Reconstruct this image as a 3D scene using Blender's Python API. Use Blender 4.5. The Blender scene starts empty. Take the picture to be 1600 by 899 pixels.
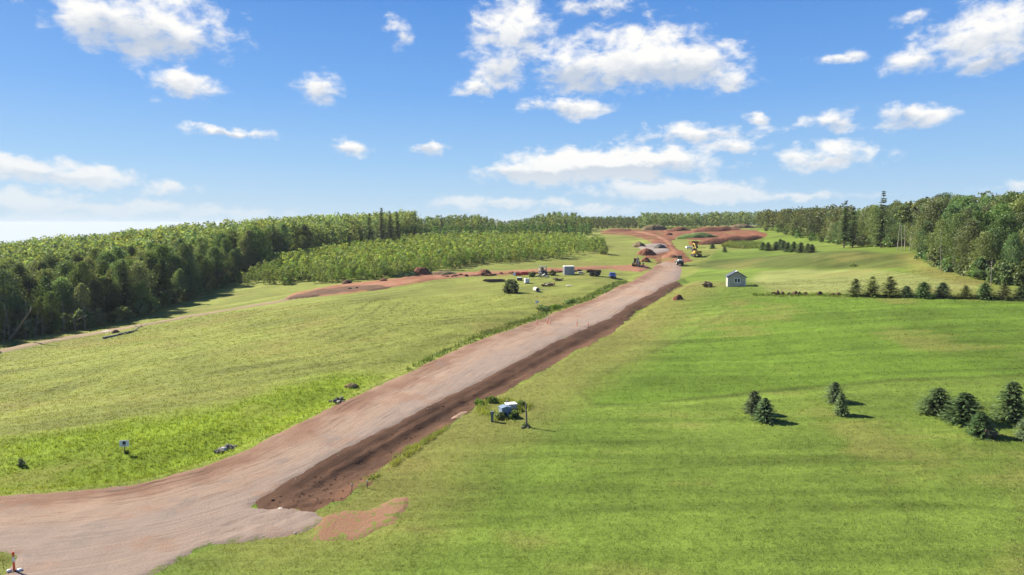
import bpy, math, random
import numpy as np
from mathutils import Vector, Matrix
from mathutils.geometry import delaunay_2d_cdt

SC = bpy.context.scene
COL = SC.collection
R = math.radians
random.seed(7)
RNG = np.random.default_rng(7)

# ------------------------------------------------------------------ camera
F, CX, CY, HZ = 1067.0, 800.0, 449.5, 350.0          # focal length and horizon in photo pixels
CAMZ = 20.0
PITCH = math.atan((CY - HZ) / F)
cd = bpy.data.cameras.new('camera'); cam = bpy.data.objects.new('camera', cd); COL.objects.link(cam)
cam.location = (0, 0, CAMZ); cam.rotation_euler = (math.pi / 2 - PITCH, 0, 0)
cd.sensor_width = 36; cd.lens = 36 * F / 1600; cd.clip_start = 0.5; cd.clip_end = 20000
SC.camera = cam
SC.render.resolution_x, SC.render.resolution_y = 1024, 575

# ------------------------------------------------------------------ light and exposure
SUN_AZ, SUN_EL = -63.0, 37.0                          # degrees: azimuth from +Y towards +X, elevation
to_sun = Vector((math.sin(R(SUN_AZ)) * math.cos(R(SUN_EL)), math.cos(R(SUN_AZ)) * math.cos(R(SUN_EL)), math.sin(R(SUN_EL))))
sl = bpy.data.lights.new('sun', 'SUN'); so = bpy.data.objects.new('sun', sl); COL.objects.link(so)
sl.energy = 5.0; sl.angle = R(0.55); sl.color = (1.0, 0.91, 0.75)
so.rotation_euler = to_sun.to_track_quat('Z', 'Y').to_euler(); so.location = (-200, 100, 200)
SC.view_settings.view_transform = 'Standard'; SC.view_settings.look = 'None'
SC.view_settings.exposure = 1.5; SC.view_settings.gamma = 1.0

# ------------------------------------------------------------------ node helpers
class NT:
    def __init__(s, tree): s.t = tree; s.n = tree.nodes; s.l = tree.links
    def add(s, kind, **kw):
        n = s.n.new(kind)
        for k, v in kw.items(): setattr(n, k, v)
        return n
    def put(s, sock, v):
        if isinstance(v, bpy.types.NodeSocket): s.l.new(v, sock)
        elif v is not None:
            if isinstance(v, tuple) and len(v) == 3 and sock.type == 'RGBA': v = v + (1,)
            sock.default_value = v
    def m(s, op, a, b=None, c=None, clamp=False):
        n = s.add('ShaderNodeMath', operation=op, use_clamp=clamp)
        s.put(n.inputs[0], a); s.put(n.inputs[1], b); s.put(n.inputs[2], c)
        return n.outputs[0]
    def vm(s, op, a, b=None, out=0):
        n = s.add('ShaderNodeVectorMath', operation=op); s.put(n.inputs[0], a)
        if op == 'SCALE': s.put(n.inputs[3], b)
        else: s.put(n.inputs[1], b)
        return n.outputs[out]
    def ss(s, v, lo, hi, a=0.0, b=1.0):
        n = s.add('ShaderNodeMapRange', interpolation_type='SMOOTHSTEP'); s.put(n.inputs[0], v)
        for i, q in ((1, lo), (2, hi), (3, a), (4, b)): s.put(n.inputs[i], q)
        return n.outputs[0]
    def noise(s, vec, scale, detail=4, rough=0.55, dist=0.0, color=False):
        n = s.add('ShaderNodeTexNoise'); s.put(n.inputs['Vector'], vec)
        n.inputs['Scale'].default_value = scale; n.inputs['Detail'].default_value = detail
        n.inputs['Roughness'].default_value = rough; n.inputs['Distortion'].default_value = dist
        return n.outputs[1 if color else 0]
    def mix(s, f, a, b, mode='MIX'):
        n = s.add('ShaderNodeMix', data_type='RGBA', blend_type=mode)
        s.put(n.inputs[0], f); s.put(n.inputs[6], a); s.put(n.inputs[7], b)
        return n.outputs[2]

# ------------------------------------------------------------------ world: Nishita sky with cumulus
def pix_az_el(px, py):
    x, yv = (px - CX) / F, (CY - py) / F
    d = Vector((x, math.cos(PITCH) + yv * math.sin(PITCH), -math.sin(PITCH) + yv * math.cos(PITCH))).normalized()
    return math.atan2(d.x, d.y), math.asin(d.z)
W = bpy.data.worlds.new('World'); SC.world = W; W.use_nodes = True
w = NT(W.node_tree); w.n.clear()
sky = w.add('ShaderNodeTexSky'); sky.sky_type = 'NISHITA'; sky.sun_disc = False
sky.sun_elevation = R(SUN_EL); sky.sun_rotation = R(SUN_AZ % 360); sky.altitude = 0
sky.air_density = 1.0; sky.dust_density = 0.6; sky.ozone_density = 2.5
hs = w.add('ShaderNodeHueSaturation'); hs.inputs['Saturation'].default_value = 1.22; hs.inputs['Value'].default_value = 1.0
w.put(hs.inputs['Color'], sky.outputs[0])
tc = w.add('ShaderNodeTexCoord').outputs['Generated']
dirn = w.vm('NORMALIZE', tc)
sp = w.add('ShaderNodeSeparateXYZ'); w.put(sp.inputs[0], dirn)
az = w.m('ARCTAN2', sp.outputs[0], sp.outputs[1]); el = w.m('ARCSINE', sp.outputs[2])
cb = w.add('ShaderNodeCombineXYZ'); w.put(cb.inputs[0], az); w.put(cb.inputs[1], w.m('MULTIPLY', el, 1.6))
ae = cb.outputs[0]
cb2 = w.add('ShaderNodeCombineXYZ'); w.put(cb2.inputs[0], az); w.put(cb2.inputs[1], el)
warp = w.vm('SCALE', w.vm('SUBTRACT', w.noise(ae, 22, 4, 0.6, color=True), (0.5, 0.5, 0.5)), 0.035)
pos = w.vm('MULTIPLY', w.vm('ADD', cb2.outputs[0], warp), (1, 1, 0))
fb = w.noise(ae, 30, 7, 0.6, 0.2)
fb2 = w.noise(ae, 13, 5, 0.55)
CLOUDS = [  # centre and half-size in degrees of sky, traced as photo pixels here
 (235, 25, 120, 62, 1.0), (150, 20, 80, 55, .9), (290, 55, 60, 40, .9), (285, 128, 62, 26, 1), (503, 135, 44, 30, 1), (355, 205, 85, 11, .9), (545, 225, 42, 16, .9),
 (668, 229, 34, 15, 1), (625, 48, 24, 25, .8), (800, 40, 76, 72, 1), (780, 105, 60, 40, .9), (1000, 85, 135, 62, 1.15), (900, 105, 80, 50, 1),
 (1085, 95, 95, 42, 1), (885, 90, 60, 40, .85), (1150, 125, 42, 24, .95), (745, 138, 42, 16, .9), (930, 8, 62, 20, .9), (890, 165, 85, 20, 1), (1090, 208, 125, 22, .9),
 (1140, 230, 80, 16, .8), (930, 256, 190, 36, 1.6), (850, 264, 120, 28, 1.4), (1060, 295, 175, 22, 1.5), (1010, 250, 130, 26, 1.3), (1297, 185, 42, 20, 1), (1425, 180, 55, 20, 1), (1185, 180, 24, 11, .85),
 (1290, 245, 85, 22, .85), (1310, 230, 45, 20, .85), (1425, 92, 46, 26, .95), (1545, 45, 90, 52, 1.05), (1540, 95, 50, 20, .9), (1320, 92, 46, 10, .7),
 (50, 262, 85, 22, 1.25), (125, 276, 95, 18, 1.2), (50, 314, 90, 16, 1.15), (265, 294, 38, 11, .75), (205, 313, 30, 11, .85), (190, 325, 170, 13, 1.0),
 (790, 317, 150, 13, 1.0), (930, 325, 110, 9, .85), (340, 332, 140, 10, .9), (1420, 24, 24, 11, .7), (1590, 292, 60, 8, .6), (1240, 305, 130, 7, .6), (40, 342, 130, 12, .9)]
acc = None; bot = None
for px, py, rx, ry, st in CLOUDS:
    a0, e0 = pix_az_el(px, py); ra = rx / F * 1.0; re = ry / F * 1.0
    q = w.vm('MULTIPLY', w.vm('SUBTRACT', pos, (a0, e0 - re * 0.1, 0)), (1 / ra, 1 / re, 0))
    ln = w.vm('LENGTH', q, out=1)
    f = w.m('MULTIPLY_ADD', ln, -st, st)
    yc = w.add('ShaderNodeSeparateXYZ'); w.put(yc.inputs[0], q)
    b = w.m('MULTIPLY', w.m('MAXIMUM', f, 0.0), yc.outputs[1])
    acc = f if acc is None else w.m('MAXIMUM', acc, f)
    bot = b if bot is None else w.m('ADD', bot, b)
# the rest of the sky carries the same sort of scattered cumulus
inf = w.m('MULTIPLY', w.ss(w.m('ABSOLUTE', az), 0.70, 0.85, 1, 0), w.ss(el, 0.36, 0.46, 1, 0))
cpz = w.m('MAXIMUM', sp.outputs[2], 0.06)
cpl = w.vm('DIVIDE', dirn, None)
cz = w.add('ShaderNodeCombineXYZ'); [w.put(cz.inputs[i], cpz) for i in range(3)]
w.put(cpl.node.inputs[1], cz.outputs[0])
gen = w.m('MULTIPLY_ADD', w.noise(cpl, 0.9, 6, 0.6), 3.2, -1.95)
acc = w.m('MAXIMUM', acc, w.m('SUBTRACT', gen, w.m('MULTIPLY', inf, 6.0)))
den = w.m('MULTIPLY_ADD', w.m('SUBTRACT', fb, 0.5), 1.9, acc)
den = w.m('MULTIPLY_ADD', w.m('SUBTRACT', fb2, 0.5), 0.9, den)
alpha = w.ss(den, 0.02, 0.80)
alpha = w.m('MULTIPLY', alpha, w.ss(el, -0.01, 0.03))
shade = w.m('ADD', w.m('MULTIPLY', bot, 2.4), w.m('MULTIPLY_ADD', w.m('SUBTRACT', fb, 0.5), 1.1, 0.72), clamp=True)
ccol = w.mix(shade, (2.05, 2.30, 2.68), (3.65, 3.6, 3.5))
lowf = w.ss(el, 0.01, 0.12)
ccol = w.mix(lowf, (2.85, 3.05, 3.2), ccol)
alpha = w.m('MULTIPLY', alpha, w.ss(el, 0.0, 0.08, 0.75, 0.98))
ramp = w.add('ShaderNodeValToRGB'); w.put(ramp.inputs[0], w.m('DIVIDE', w.m('MAXIMUM', el, 0.0), math.pi / 2))
cr = ramp.color_ramp
for i, (px_, c_) in enumerate(((0.0, (1.75, 2.40, 3.00)), (0.055, (1.12, 1.95, 3.02)), (0.115, (0.64, 1.46, 2.95)), (0.205, (0.31, 0.95, 2.50)), (0.45, (0.13, 0.50, 1.6)), (1.0, (0.07, 0.33, 1.3)))):
    e_ = cr.elements[i] if i < 2 else cr.elements.new(px_)
    e_.position = px_; e_.color = c_ + (1,)
skyc = w.mix(0.95, hs.outputs[0], ramp.outputs[0])
bg = w.add('ShaderNodeBackground'); bg.inputs[1].default_value = 0.10
w.put(bg.inputs[0], w.mix(alpha, skyc, ccol))
out = w.add('ShaderNodeOutputWorld'); w.l.new(bg.outputs[0], out.inputs[0])

# ------------------------------------------------------------------ scene helpers
def tag(o, label=None, cat=None, group=None, kind=None):
    for k, v in (('label', label), ('category', cat), ('group', group), ('kind', kind)):
        if v: o[k] = v
    return o
def thing(name, loc, rz=0.0, label=None, cat=None, group=None, sc=1.0):
    o = bpy.data.objects.new(name, None); COL.objects.link(o)
    o.empty_display_size = 0.3; o.location = loc; o.rotation_euler = (0, 0, rz); o.scale = (sc,) * 3
    return tag(o, label, cat, group)
def np_mesh(name, V, Fa, mat, parent=None, col=None, smooth=False, attrs=None):
    me = bpy.data.meshes.new(name); V = np.asarray(V, dtype=np.float32); Fa = np.asarray(Fa, dtype=np.int32)
    k = Fa.shape[1]; me.vertices.add(len(V)); me.vertices.foreach_set('co', V.ravel())
    me.loops.add(Fa.size); me.loops.foreach_set('vertex_index', Fa.ravel())
    me.polygons.add(len(Fa)); me.polygons.foreach_set('loop_start', np.arange(0, Fa.size, k, dtype=np.int32))
    me.polygons.foreach_set('loop_total', np.full(len(Fa), k, dtype=np.int32))
    if smooth: me.polygons.foreach_set('use_smooth', np.ones(len(Fa), dtype=bool))
    if col is not None:
        c = np.ones((len(V), 4), dtype=np.float32); c[:, :3] = col
        a = me.color_attributes.new('Col', 'FLOAT_COLOR', 'POINT'); a.data.foreach_set('color', c.ravel())
    for an, av in (attrs or {}).items():
        a = me.attributes.new(an, 'FLOAT', 'POINT'); a.data.foreach_set('value', np.asarray(av, dtype=np.float32))
    me.update(calc_edges=True); me.materials.append(mat)
    o = bpy.data.objects.new(name, me); COL.objects.link(o)
    if parent: o.parent = parent
    return o
class MB:
    def __init__(s): s.v = []; s.f = []
    def _add(s, vs, fs):
        b = len(s.v); s.v += [tuple(q) for q in vs]; s.f += [tuple(i + b for i in q) for q in fs]; return s
    def box(s, c, d, rz=0, rx=0, ry=0, taper=1.0):
        M = Matrix.Translation(c) @ Matrix.Rotation(rz, 4, 'Z') @ Matrix.Rotation(ry, 4, 'Y') @ Matrix.Rotation(rx, 4, 'X')
        vs = []
        for z in (-1, 1):
            t = taper if z > 0 else 1
            for x, y in ((-1, -1), (1, -1), (1, 1), (-1, 1)): vs.append(M @ Vector((x * d[0] / 2 * t, y * d[1] / 2 * t, z * d[2] / 2)))
        return s._add(vs, [(3, 2, 1, 0), (4, 5, 6, 7), (0, 1, 5, 4), (1, 2, 6, 5), (2, 3, 7, 6), (3, 0, 4, 7)])
    def prism(s, pts, y0, y1):          # outline in x,z extruded along y
        n = len(pts); vs = [(x, y0, z) for x, z in pts] + [(x, y1, z) for x, z in pts]
        return s._add(vs, [tuple(range(n)), tuple(range(2 * n - 1, n - 1, -1))] + [((i + 1) % n, i, n + i, n + (i + 1) % n) for i in range(n)])
    def tube(s, path, radii, n=8, caps=True):
        path = [Vector(p) for p in path]; vs = []
        for i, p in enumerate(path):
            d = (path[min(i + 1, len(path) - 1)] - path[max(i - 1, 0)]).normalized()
            u = d.cross(Vector((0.31, 0.9, 0.2))).normalized(); q = d.cross(u)
            r = radii[i] if hasattr(radii, '__len__') else radii
            vs += [p + (u * math.cos(2 * math.pi * k / n) + q * math.sin(2 * math.pi * k / n)) * r for k in range(n)]
        fs = [(i * n + k, i * n + (k + 1) % n, (i + 1) * n + (k + 1) % n, (i + 1) * n + k) for i in range(len(path) - 1) for k in range(n)]
        if caps: fs += [tuple(range(n - 1, -1, -1)), tuple(range((len(path) - 1) * n, len(path) * n))]
        return s._add(vs, fs)
    def lump(s, c, r, seed=0, amp=0.3, sub=2, flat=1.0):
        import bmesh
        bm = bmesh.new(); bmesh.ops.create_icosphere(bm, subdivisions=sub, radius=1.0)
        rr = random.Random(seed); ph = [rr.uniform(0, 9) for _ in range(9)]
        vs = []
        for v in bm.verts:
            p = v.co
            k = 1 + amp * (math.sin(2.3 * p.x + ph[0]) * math.sin(2.1 * p.y + ph[1]) + 0.6 * math.sin(4.7 * p.z + ph[2] + 3 * p.x) * math.cos(4.1 * p.y + ph[3]) + 0.4 * rr.uniform(-1, 1))
            vs.append((c[0] + p.x * k * r[0], c[1] + p.y * k * r[1], c[2] + max(p.z, -flat) * k * r[2]))
        fs = [tuple(v.index for v in f.verts) for f in bm.faces]; bm.free()
        return s._add(vs, fs)
    def build(s, name, mat, parent=None, loc=None, smooth=False):
        me = bpy.data.meshes.new(name); me.from_pydata(s.v, [], s.f); me.update(); me.materials.append(mat)
        if smooth: me.polygons.foreach_set('use_smooth', [True] * len(me.polygons))
        o = bpy.data.objects.new(name, me); COL.objects.link(o)
        if parent: o.parent = parent
        if loc is not None: o.location = loc
        return o

# ------------------------------------------------------------------ terrain height
PERM = RNG.random((256, 256))
def vnoise(x, y, s=1.0, o=0):
    x = np.asarray(x, float) * s + 17.3 * o; y = np.asarray(y, float) * s + 9.1 * o
    xi = np.floor(x).astype(int); yi = np.floor(y).astype(int); fx = x - xi; fy = y - yi
    fx = fx * fx * (3 - 2 * fx); fy = fy * fy * (3 - 2 * fy)
    g = lambda a, b: PERM[(a + 31 * o) & 255, (b + 57 * o) & 255]
    return (g(xi, yi) * (1 - fx) + g(xi + 1, yi) * fx) * (1 - fy) + (g(xi, yi + 1) * (1 - fx) + g(xi + 1, yi + 1) * fx) * fy
def fbm(x, y, s, o=0, n=4):
    t = 0; a = 0.5; tot = 0
    for i in range(n): t = t + a * vnoise(x, y, s * 2 ** i, o + i); tot += a; a *= 0.55
    return t / tot
def sst(v, a, b):
    t = np.clip((v - a) / (b - a), 0, 1); return t * t * (3 - 2 * t)
def ray(px, py):
    x, yv = (px - CX) / F, (CY - py) / F
    return x, math.cos(PITCH) + yv * math.sin(PITCH), -math.sin(PITCH) + yv * math.cos(PITCH)
def at_depth(px, py, Y):
    x, y, z = ray(px, py); return (x * Y / y, Y, CAMZ + z * Y / y)
def at_height(px, py, zz):
    x, y, z = ray(px, py); t = (zz - CAMZ) / z; return (x * t, y * t, zz)
CP = [(-90, -60, 0), (0, -60, 0), (90, -60, 1), (-70, 10, -.3), (0, 10, 0), (70, 10, 1), (-45, 38, -.3), (0, 38, 0), (40, 38, .4), (90, 40, 2)]
for q in ((0, 770, -.5), (0, 690, -.2), (200, 740, -.3), (350, 740, 0), (400, 640, .6), (700, 600, 1.2), (200, 600, -.2), (0, 620, -1.2), (1190, 640, 1.5), (1600, 690, 2),
          (1600, 590, 3.6), (1600, 520, 6), (1300, 520, 5), (1100, 520, 4), (1600, 860, .7), (1000, 600, 2.0), (1000, 750, .5), (600, 800, 0), (1300, 760, .8), (1450, 620, 2.6)):
    CP.append(at_height(*q))
for q in ((0, 560, 112), (0, 525, 140), (400, 520, 116), (250, 490, 158), (380, 450, 187), (500, 442, 185), (650, 431, 182), (800, 446, 163), (800, 505, 112), (600, 540, 100),
          (957, 431, 180), (800, 411, 208), (640, 385, 300), (420, 417, 225), (640, 376, 325), (900, 500, 120), (1040, 430, 190), (1062, 414, 215), (1030, 390, 265), (1020, 368, 345),
          (1000, 362, 385), (1100, 361, 385), (1090, 396, 235), (1230, 392, 225), (1180, 379, 290), (1152, 448, 138), (1300, 463, 120), (1590, 469, 108), (1300, 441, 141), (1300, 421, 166),
          (1300, 402, 177), (1430, 392, 172), (1600, 441, 125), (1450, 411, 152), (1380, 386, 190), (1220, 365, 300), (930, 395, 235), (930, 368, 340), (720, 372, 330)):
    CP.append(at_depth(*q))
CP += [(-150, 170, -3.5), (-210, 260, -3), (-330, 330, -4), (-130, 290, 7), (-60, 380, 13), (-300, 600, -2), (-100, 600, 13), (100, 500, 18), (180, 480, 18.5), (60, 640, 18),
       (180, 320, 17.5), (180, 220, 16), (150, 140, 13), (300, 300, 17), (300, 600, 18), (250, 100, 9), (-170, 80, -2.5), (-300, 100, -4), (160, 30, 5), (-200, -50, -1), (220, -50, 3),
       (-550, 700, -14), (500, 700, 17), (0, 900, 15), (-500, 200, -6), (500, 200, 14)]
CP = np.array(CP)
def tps_fit(P, lam):
    n = len(P); d = np.hypot(P[:, None, 0] - P[None, :, 0], P[:, None, 1] - P[None, :, 1]) / 100
    K = np.where(d > 0, d * d * np.log(np.maximum(d, 1e-9)), 0) + lam * np.eye(n)
    Q = np.c_[np.ones(n), P[:, :2] / 100]
    A = np.zeros((n + 3, n + 3)); A[:n, :n] = K; A[:n, n:] = Q; A[n:, :n] = Q.T
    return np.linalg.solve(A, np.r_[P[:, 2], 0, 0, 0])
TW = tps_fit(CP, 0.0008)
def H0(x, y):
    x = np.asarray(x, float); y = np.asarray(y, float); sh = x.shape; x = x.ravel(); y = y.ravel()
    rr = np.hypot(x, y - 150); k = np.minimum(1, 620 / np.maximum(rr, 1)); xx = x * k; yy = 150 + (y - 150) * k
    z = np.full(x.shape, TW[-3]) + TW[-2] * xx / 100 + TW[-1] * yy / 100
    for i in range(len(CP)):
        d = ((xx - CP[i, 0]) ** 2 + (yy - CP[i, 1]) ** 2) / 1e4
        z += TW[i] * 0.5 * d * np.log(np.maximum(d, 1e-12))
    z = z - sst(rr, 620, 6000) * 330
    z += (fbm(x, y, 0.06, 3, 3) - 0.5) * 0.9 * sst(y, 60, 140) + (fbm(x, y, 0.35, 5, 2) - 0.5) * 0.16
    return z.reshape(sh)
def pl_dist(x, y, P):
    """distance, signed side and arc length to a polyline"""
    x = np.asarray(x, float); y = np.asarray(y, float); best = np.full(x.shape, 1e18); side = np.zeros(x.shape); arc = np.zeros(x.shape); L = 0
    for (ax, ay), (bx, by) in zip(P[:-1], P[1:]):
        dx, dy = bx - ax, by - ay; l2 = dx * dx + dy * dy + 1e-12
        t = np.clip(((x - ax) * dx + (y - ay) * dy) / l2, 0, 1); ex = x - ax - t * dx; ey = y - ay - t * dy; d = ex * ex + ey * ey
        m = d < best; best = np.where(m, d, best); side = np.where(m, dx * (y - ay) - dy * (x - ax), side); arc = np.where(m, L + t * math.sqrt(l2), arc); L += math.sqrt(l2)
    return np.sqrt(best), np.sign(side), arc
def inside(x, y, P):
    r = np.zeros(np.shape(x), bool); n = len(P)
    for i in range(n):
        (ax, ay), (bx, by) = P[i], P[(i + 1) % n]
        if ay == by: continue
        c = ((ay > y) != (by > y)) & (x < (bx - ax) * (y - ay) / (by - ay) + ax); r ^= c
    return r
def sdist(x, y, P):                       # positive inside
    d, _, _ = pl_dist(x, y, list(P) + [P[0]])
    return np.where(inside(x, y, P), d, -d)
TS = np.geomspace(25, 1500, 420)
def hit(px, py, Hf=None):
    Hf = Hf or H
    x, y, z = ray(px, py); x /= y; z /= y
    g = CAMZ + z * TS - Hf(x * TS, TS); i = int(np.argmax(g < 0)) if (g < 0).any() else len(TS) - 1
    a, b = TS[max(i - 1, 0)], TS[i]
    for _ in range(3):
        q = np.linspace(a, b, 12); g = CAMZ + z * q - Hf(x * q, q); j = int(np.argmax(g < 0)) if (g < 0).any() else 11
        a, b = q[max(j - 1, 0)], q[j]
    Y = (a + b) / 2
    return (x * Y, Y, float(CAMZ + z * Y))
def P2(lst, Hf=H0): return [hit(a, b, Hf)[:2] for a, b in lst]
def h1(x, y): return float(H(np.array([x]), np.array([y]))[0])
def mpp(Y): return Y / F

ROAD_L = P2([(0, 772), (60, 769), (120, 765), (200, 757), (250, 747), (300, 733), (340, 719), (380, 703), (450, 668), (520, 634), (600, 597), (700, 551), (800, 514), (860, 490), (940, 460), (985, 440), (1005, 428), (1018, 417)])
ROAD_L = [(-140, 55), (-60, 50.2)] + ROAD_L
ROAD_R = P2([(400, 792), (450, 760), (500, 729), (600, 676), (700, 623), (800, 573), (900, 523), (980, 481), (1030, 455), (1064, 437)])
DITCH_R = P2([(495, 801), (548, 783), (580, 748), (630, 708), (705, 665), (768, 624), (858, 576), (938, 531), (972, 514), (990, 488), (1034, 464), (1070, 443)])
def H(x, y):
    z = H0(x, y)
    x = np.asarray(x, float); y = np.asarray(y, float)
    near = (y > 38) & (y < 190) & (x > -120) & (x < 70)
    if near.any():
        xs, ys = x[near], y[near]
        d, s, arc = pl_dist(xs, ys, ROAD_R); d = d * -s                       # positive on the ditch side
        wn = 1 + 0.35 * (fbm(xs, ys, 0.25, 9, 2) - 0.5)
        prof = -0.55 * sst(d * wn, -0.2, 2.0) * (1 - sst(d * wn, 2.4, 5.2)) + 0.22 * sst(d, 0.9, 1.3) * (1 - sst(d, 1.3, 1.9))
        prof = prof * sst(arc, 0.5, 6) + (fbm(xs, ys, 1.1, 12, 3) - 0.5) * 0.34 * sst(d, 0.2, 1.2) * (1 - sst(d, 4.2, 6.5))
        d2, s2, _ = pl_dist(xs, ys, ROAD_L); d2 = d2 * s2                       # positive on the meadow side
        prof += -0.45 * sst(d2, 0.3, 2.2) * (1 - sst(d2, 3, 8))
        z = z.copy(); z[near] += prof
    return z

# ------------------------------------------------------------------ materials
def principled(name, color, rough=0.7, var=0.25, scale=6.0, metal=0.0, bump=0.0, spec=0.35, col2=None):
    m = bpy.data.materials.new(name); m.use_nodes = True; t = NT(m.node_tree); b = t.n['Principled BSDF']
    tcn = t.add('ShaderNodeTexCoord').outputs['Object']
    n = t.noise(tcn, scale, 5, 0.6)
    c2 = col2 or tuple(c * (1 - var) for c in color); c1 = color if col2 else tuple(min(1, c * (1 + var * .6)) for c in color)
    t.put(b.inputs['Base Color'], t.mix(t.ss(n, 0.32, 0.68), c2, c1))
    b.inputs['Roughness'].default_value = rough; b.inputs['Metallic'].default_value = metal
    b.inputs['Specular IOR Level'].default_value = spec
    if bump:
        bp = t.add('ShaderNodeBump'); bp.inputs['Strength'].default_value = bump; bp.inputs['Distance'].default_value = 0.05
        t.put(bp.inputs['Height'], t.noise(tcn, scale * 3, 4)); t.put(b.inputs['Normal'], bp.outputs[0])
    return m
def foliage(name, tint, trans=0.38, hue=0.035, val=0.42):
    m = bpy.data.materials.new(name); m.use_nodes = True; t = NT(m.node_tree); t.n.clear()
    ca = t.add('ShaderNodeVertexColor', layer_name='Col').outputs[0]
    rnd = t.add('ShaderNodeObjectInfo').outputs['Random']
    h = t.add('ShaderNodeHueSaturation')
    t.put(h.inputs['Hue'], t.m('MULTIPLY_ADD', t.m('FRACT', t.m('MULTIPLY', rnd, 7.31)), hue * 2, 0.5 - hue))
    t.put(h.inputs['Value'], t.m('MULTIPLY_ADD', rnd, val * 2, 1 - val))
    t.put(h.inputs['Saturation'], t.m('MULTIPLY_ADD', t.m('FRACT', t.m('MULTIPLY', rnd, 3.7)), 0.3, 0.78))
    t.put(h.inputs['Color'], t.mix(1.0, ca, tint, 'MULTIPLY'))
    d = t.add('ShaderNodeBsdfDiffuse'); t.put(d.inputs[0], h.outputs[0])
    tr = t.add('ShaderNodeBsdfTranslucent'); t.put(tr.inputs[0], t.mix(1.0, h.outputs[0], (1.25, 1.15, 0.6), 'MULTIPLY'))
    gl = t.add('ShaderNodeBsdfGlossy'); gl.inputs['Roughness'].default_value = 0.5; gl.inputs[0].default_value = (.4, .42, .4, 1)
    mx = t.add('ShaderNodeMixShader'); mx.inputs[0].default_value = trans; t.l.new(d.outputs[0], mx.inputs[1]); t.l.new(tr.outputs[0], mx.inputs[2])
    m2 = t.add('ShaderNodeMixShader'); m2.inputs[0].default_value = 0.035; t.l.new(mx.outputs[0], m2.inputs[1]); t.l.new(gl.outputs[0], m2.inputs[2])
    o = t.add('ShaderNodeOutputMaterial'); t.l.new(m2.outputs[0], o.inputs[0])
    return m
M = {}
M['leaf'] = foliage('broad_leaves', (0.116, 0.174, 0.058))
M['leaf_light'] = foliage('young_leaves', (0.160, 0.236, 0.056), 0.42, 0.02, 0.22)
M['needle'] = foliage('needles', (0.082, 0.126, 0.052), 0.3, 0.02, 0.25)
M['needle_light'] = foliage('pale_needles', (0.105, 0.140, 0.042), 0.3, 0.02, 0.2)
M['weed'] = foliage('weed_leaves', (0.140, 0.215, 0.030), 0.45, 0.03, 0.3)
M['dry_twig'] = foliage('dry_twigs', (0.17, 0.13, 0.085), 0.15, 0.02, 0.2)
M['silver'] = foliage('silvery_leaves', (0.15, 0.19, 0.12), 0.45, 0.01, 0.1)
M['bark'] = principled('bark', (0.12, 0.10, 0.085), 0.9, 0.4, 5, bump=0.3)
M['bark_pale'] = principled('pale_bark', (0.25, 0.23, 0.20), 0.85, 0.35, 4, bump=0.2)
M['dead_wood'] = principled('dead_wood', (0.20, 0.18, 0.16), 0.9, 0.35, 4, bump=0.3)

def ground_mat():
    m = bpy.data.materials.new('meadow_grass'); m.use_nodes = True; t = NT(m.node_tree); b = t.n['Principled BSDF']
    ca = t.add('ShaderNodeVertexColor', layer_name='Col').outputs[0]
    g = t.add('ShaderNodeNewGeometry').outputs['Position']
    n1 = t.noise(g, 1.3, 6, 0.65); n2 = t.noise(g, 6.5, 5, 0.7)
    mp = t.add('ShaderNodeMapping'); t.put(mp.inputs[0], g); mp.inputs['Rotation'].default_value = (0, 0, R(-10)); mp.inputs['Scale'].default_value = (0.10, 1.1, 1)
    n3 = t.noise(mp.outputs[0], 1.6, 4, 0.6, 0.4)
    k = t.m('ADD', t.m('MULTIPLY_ADD', n1, 0.7, 0.02), t.m('MULTIPLY_ADD', n2, 0.75, -0.02)); k = t.m('ADD', k, t.m('MULTIPLY_ADD', n3, 0.32, 0.13))
    kv = t.add('ShaderNodeCombineXYZ'); [t.put(kv.inputs[i], k) for i in range(3)]
    c = t.vm('MULTIPLY', ca, kv.outputs[0])
    c = t.mix(t.ss(t.noise(g, 0.9, 5, 0.7), 0.60, 0.75, 0, 0.35), c, t.mix(1.0, c, (1.25, 1.0, 0.9), 'MULTIPLY'))
    t.put(b.inputs['Base Color'], c); b.inputs['Roughness'].default_value = 0.95; b.inputs['Specular IOR Level'].default_value = 0.12
    bp = t.add('ShaderNodeBump'); bp.inputs['Strength'].default_value = 0.9; bp.inputs['Distance'].default_value = 0.12
    t.put(bp.inputs['Height'], t.m('ADD', t.m('MULTIPLY', n2, 0.8), t.m('ADD', n1, n3))); t.put(b.inputs['Normal'], bp.outputs[0])
    return m
M['ground'] = ground_mat()
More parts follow.
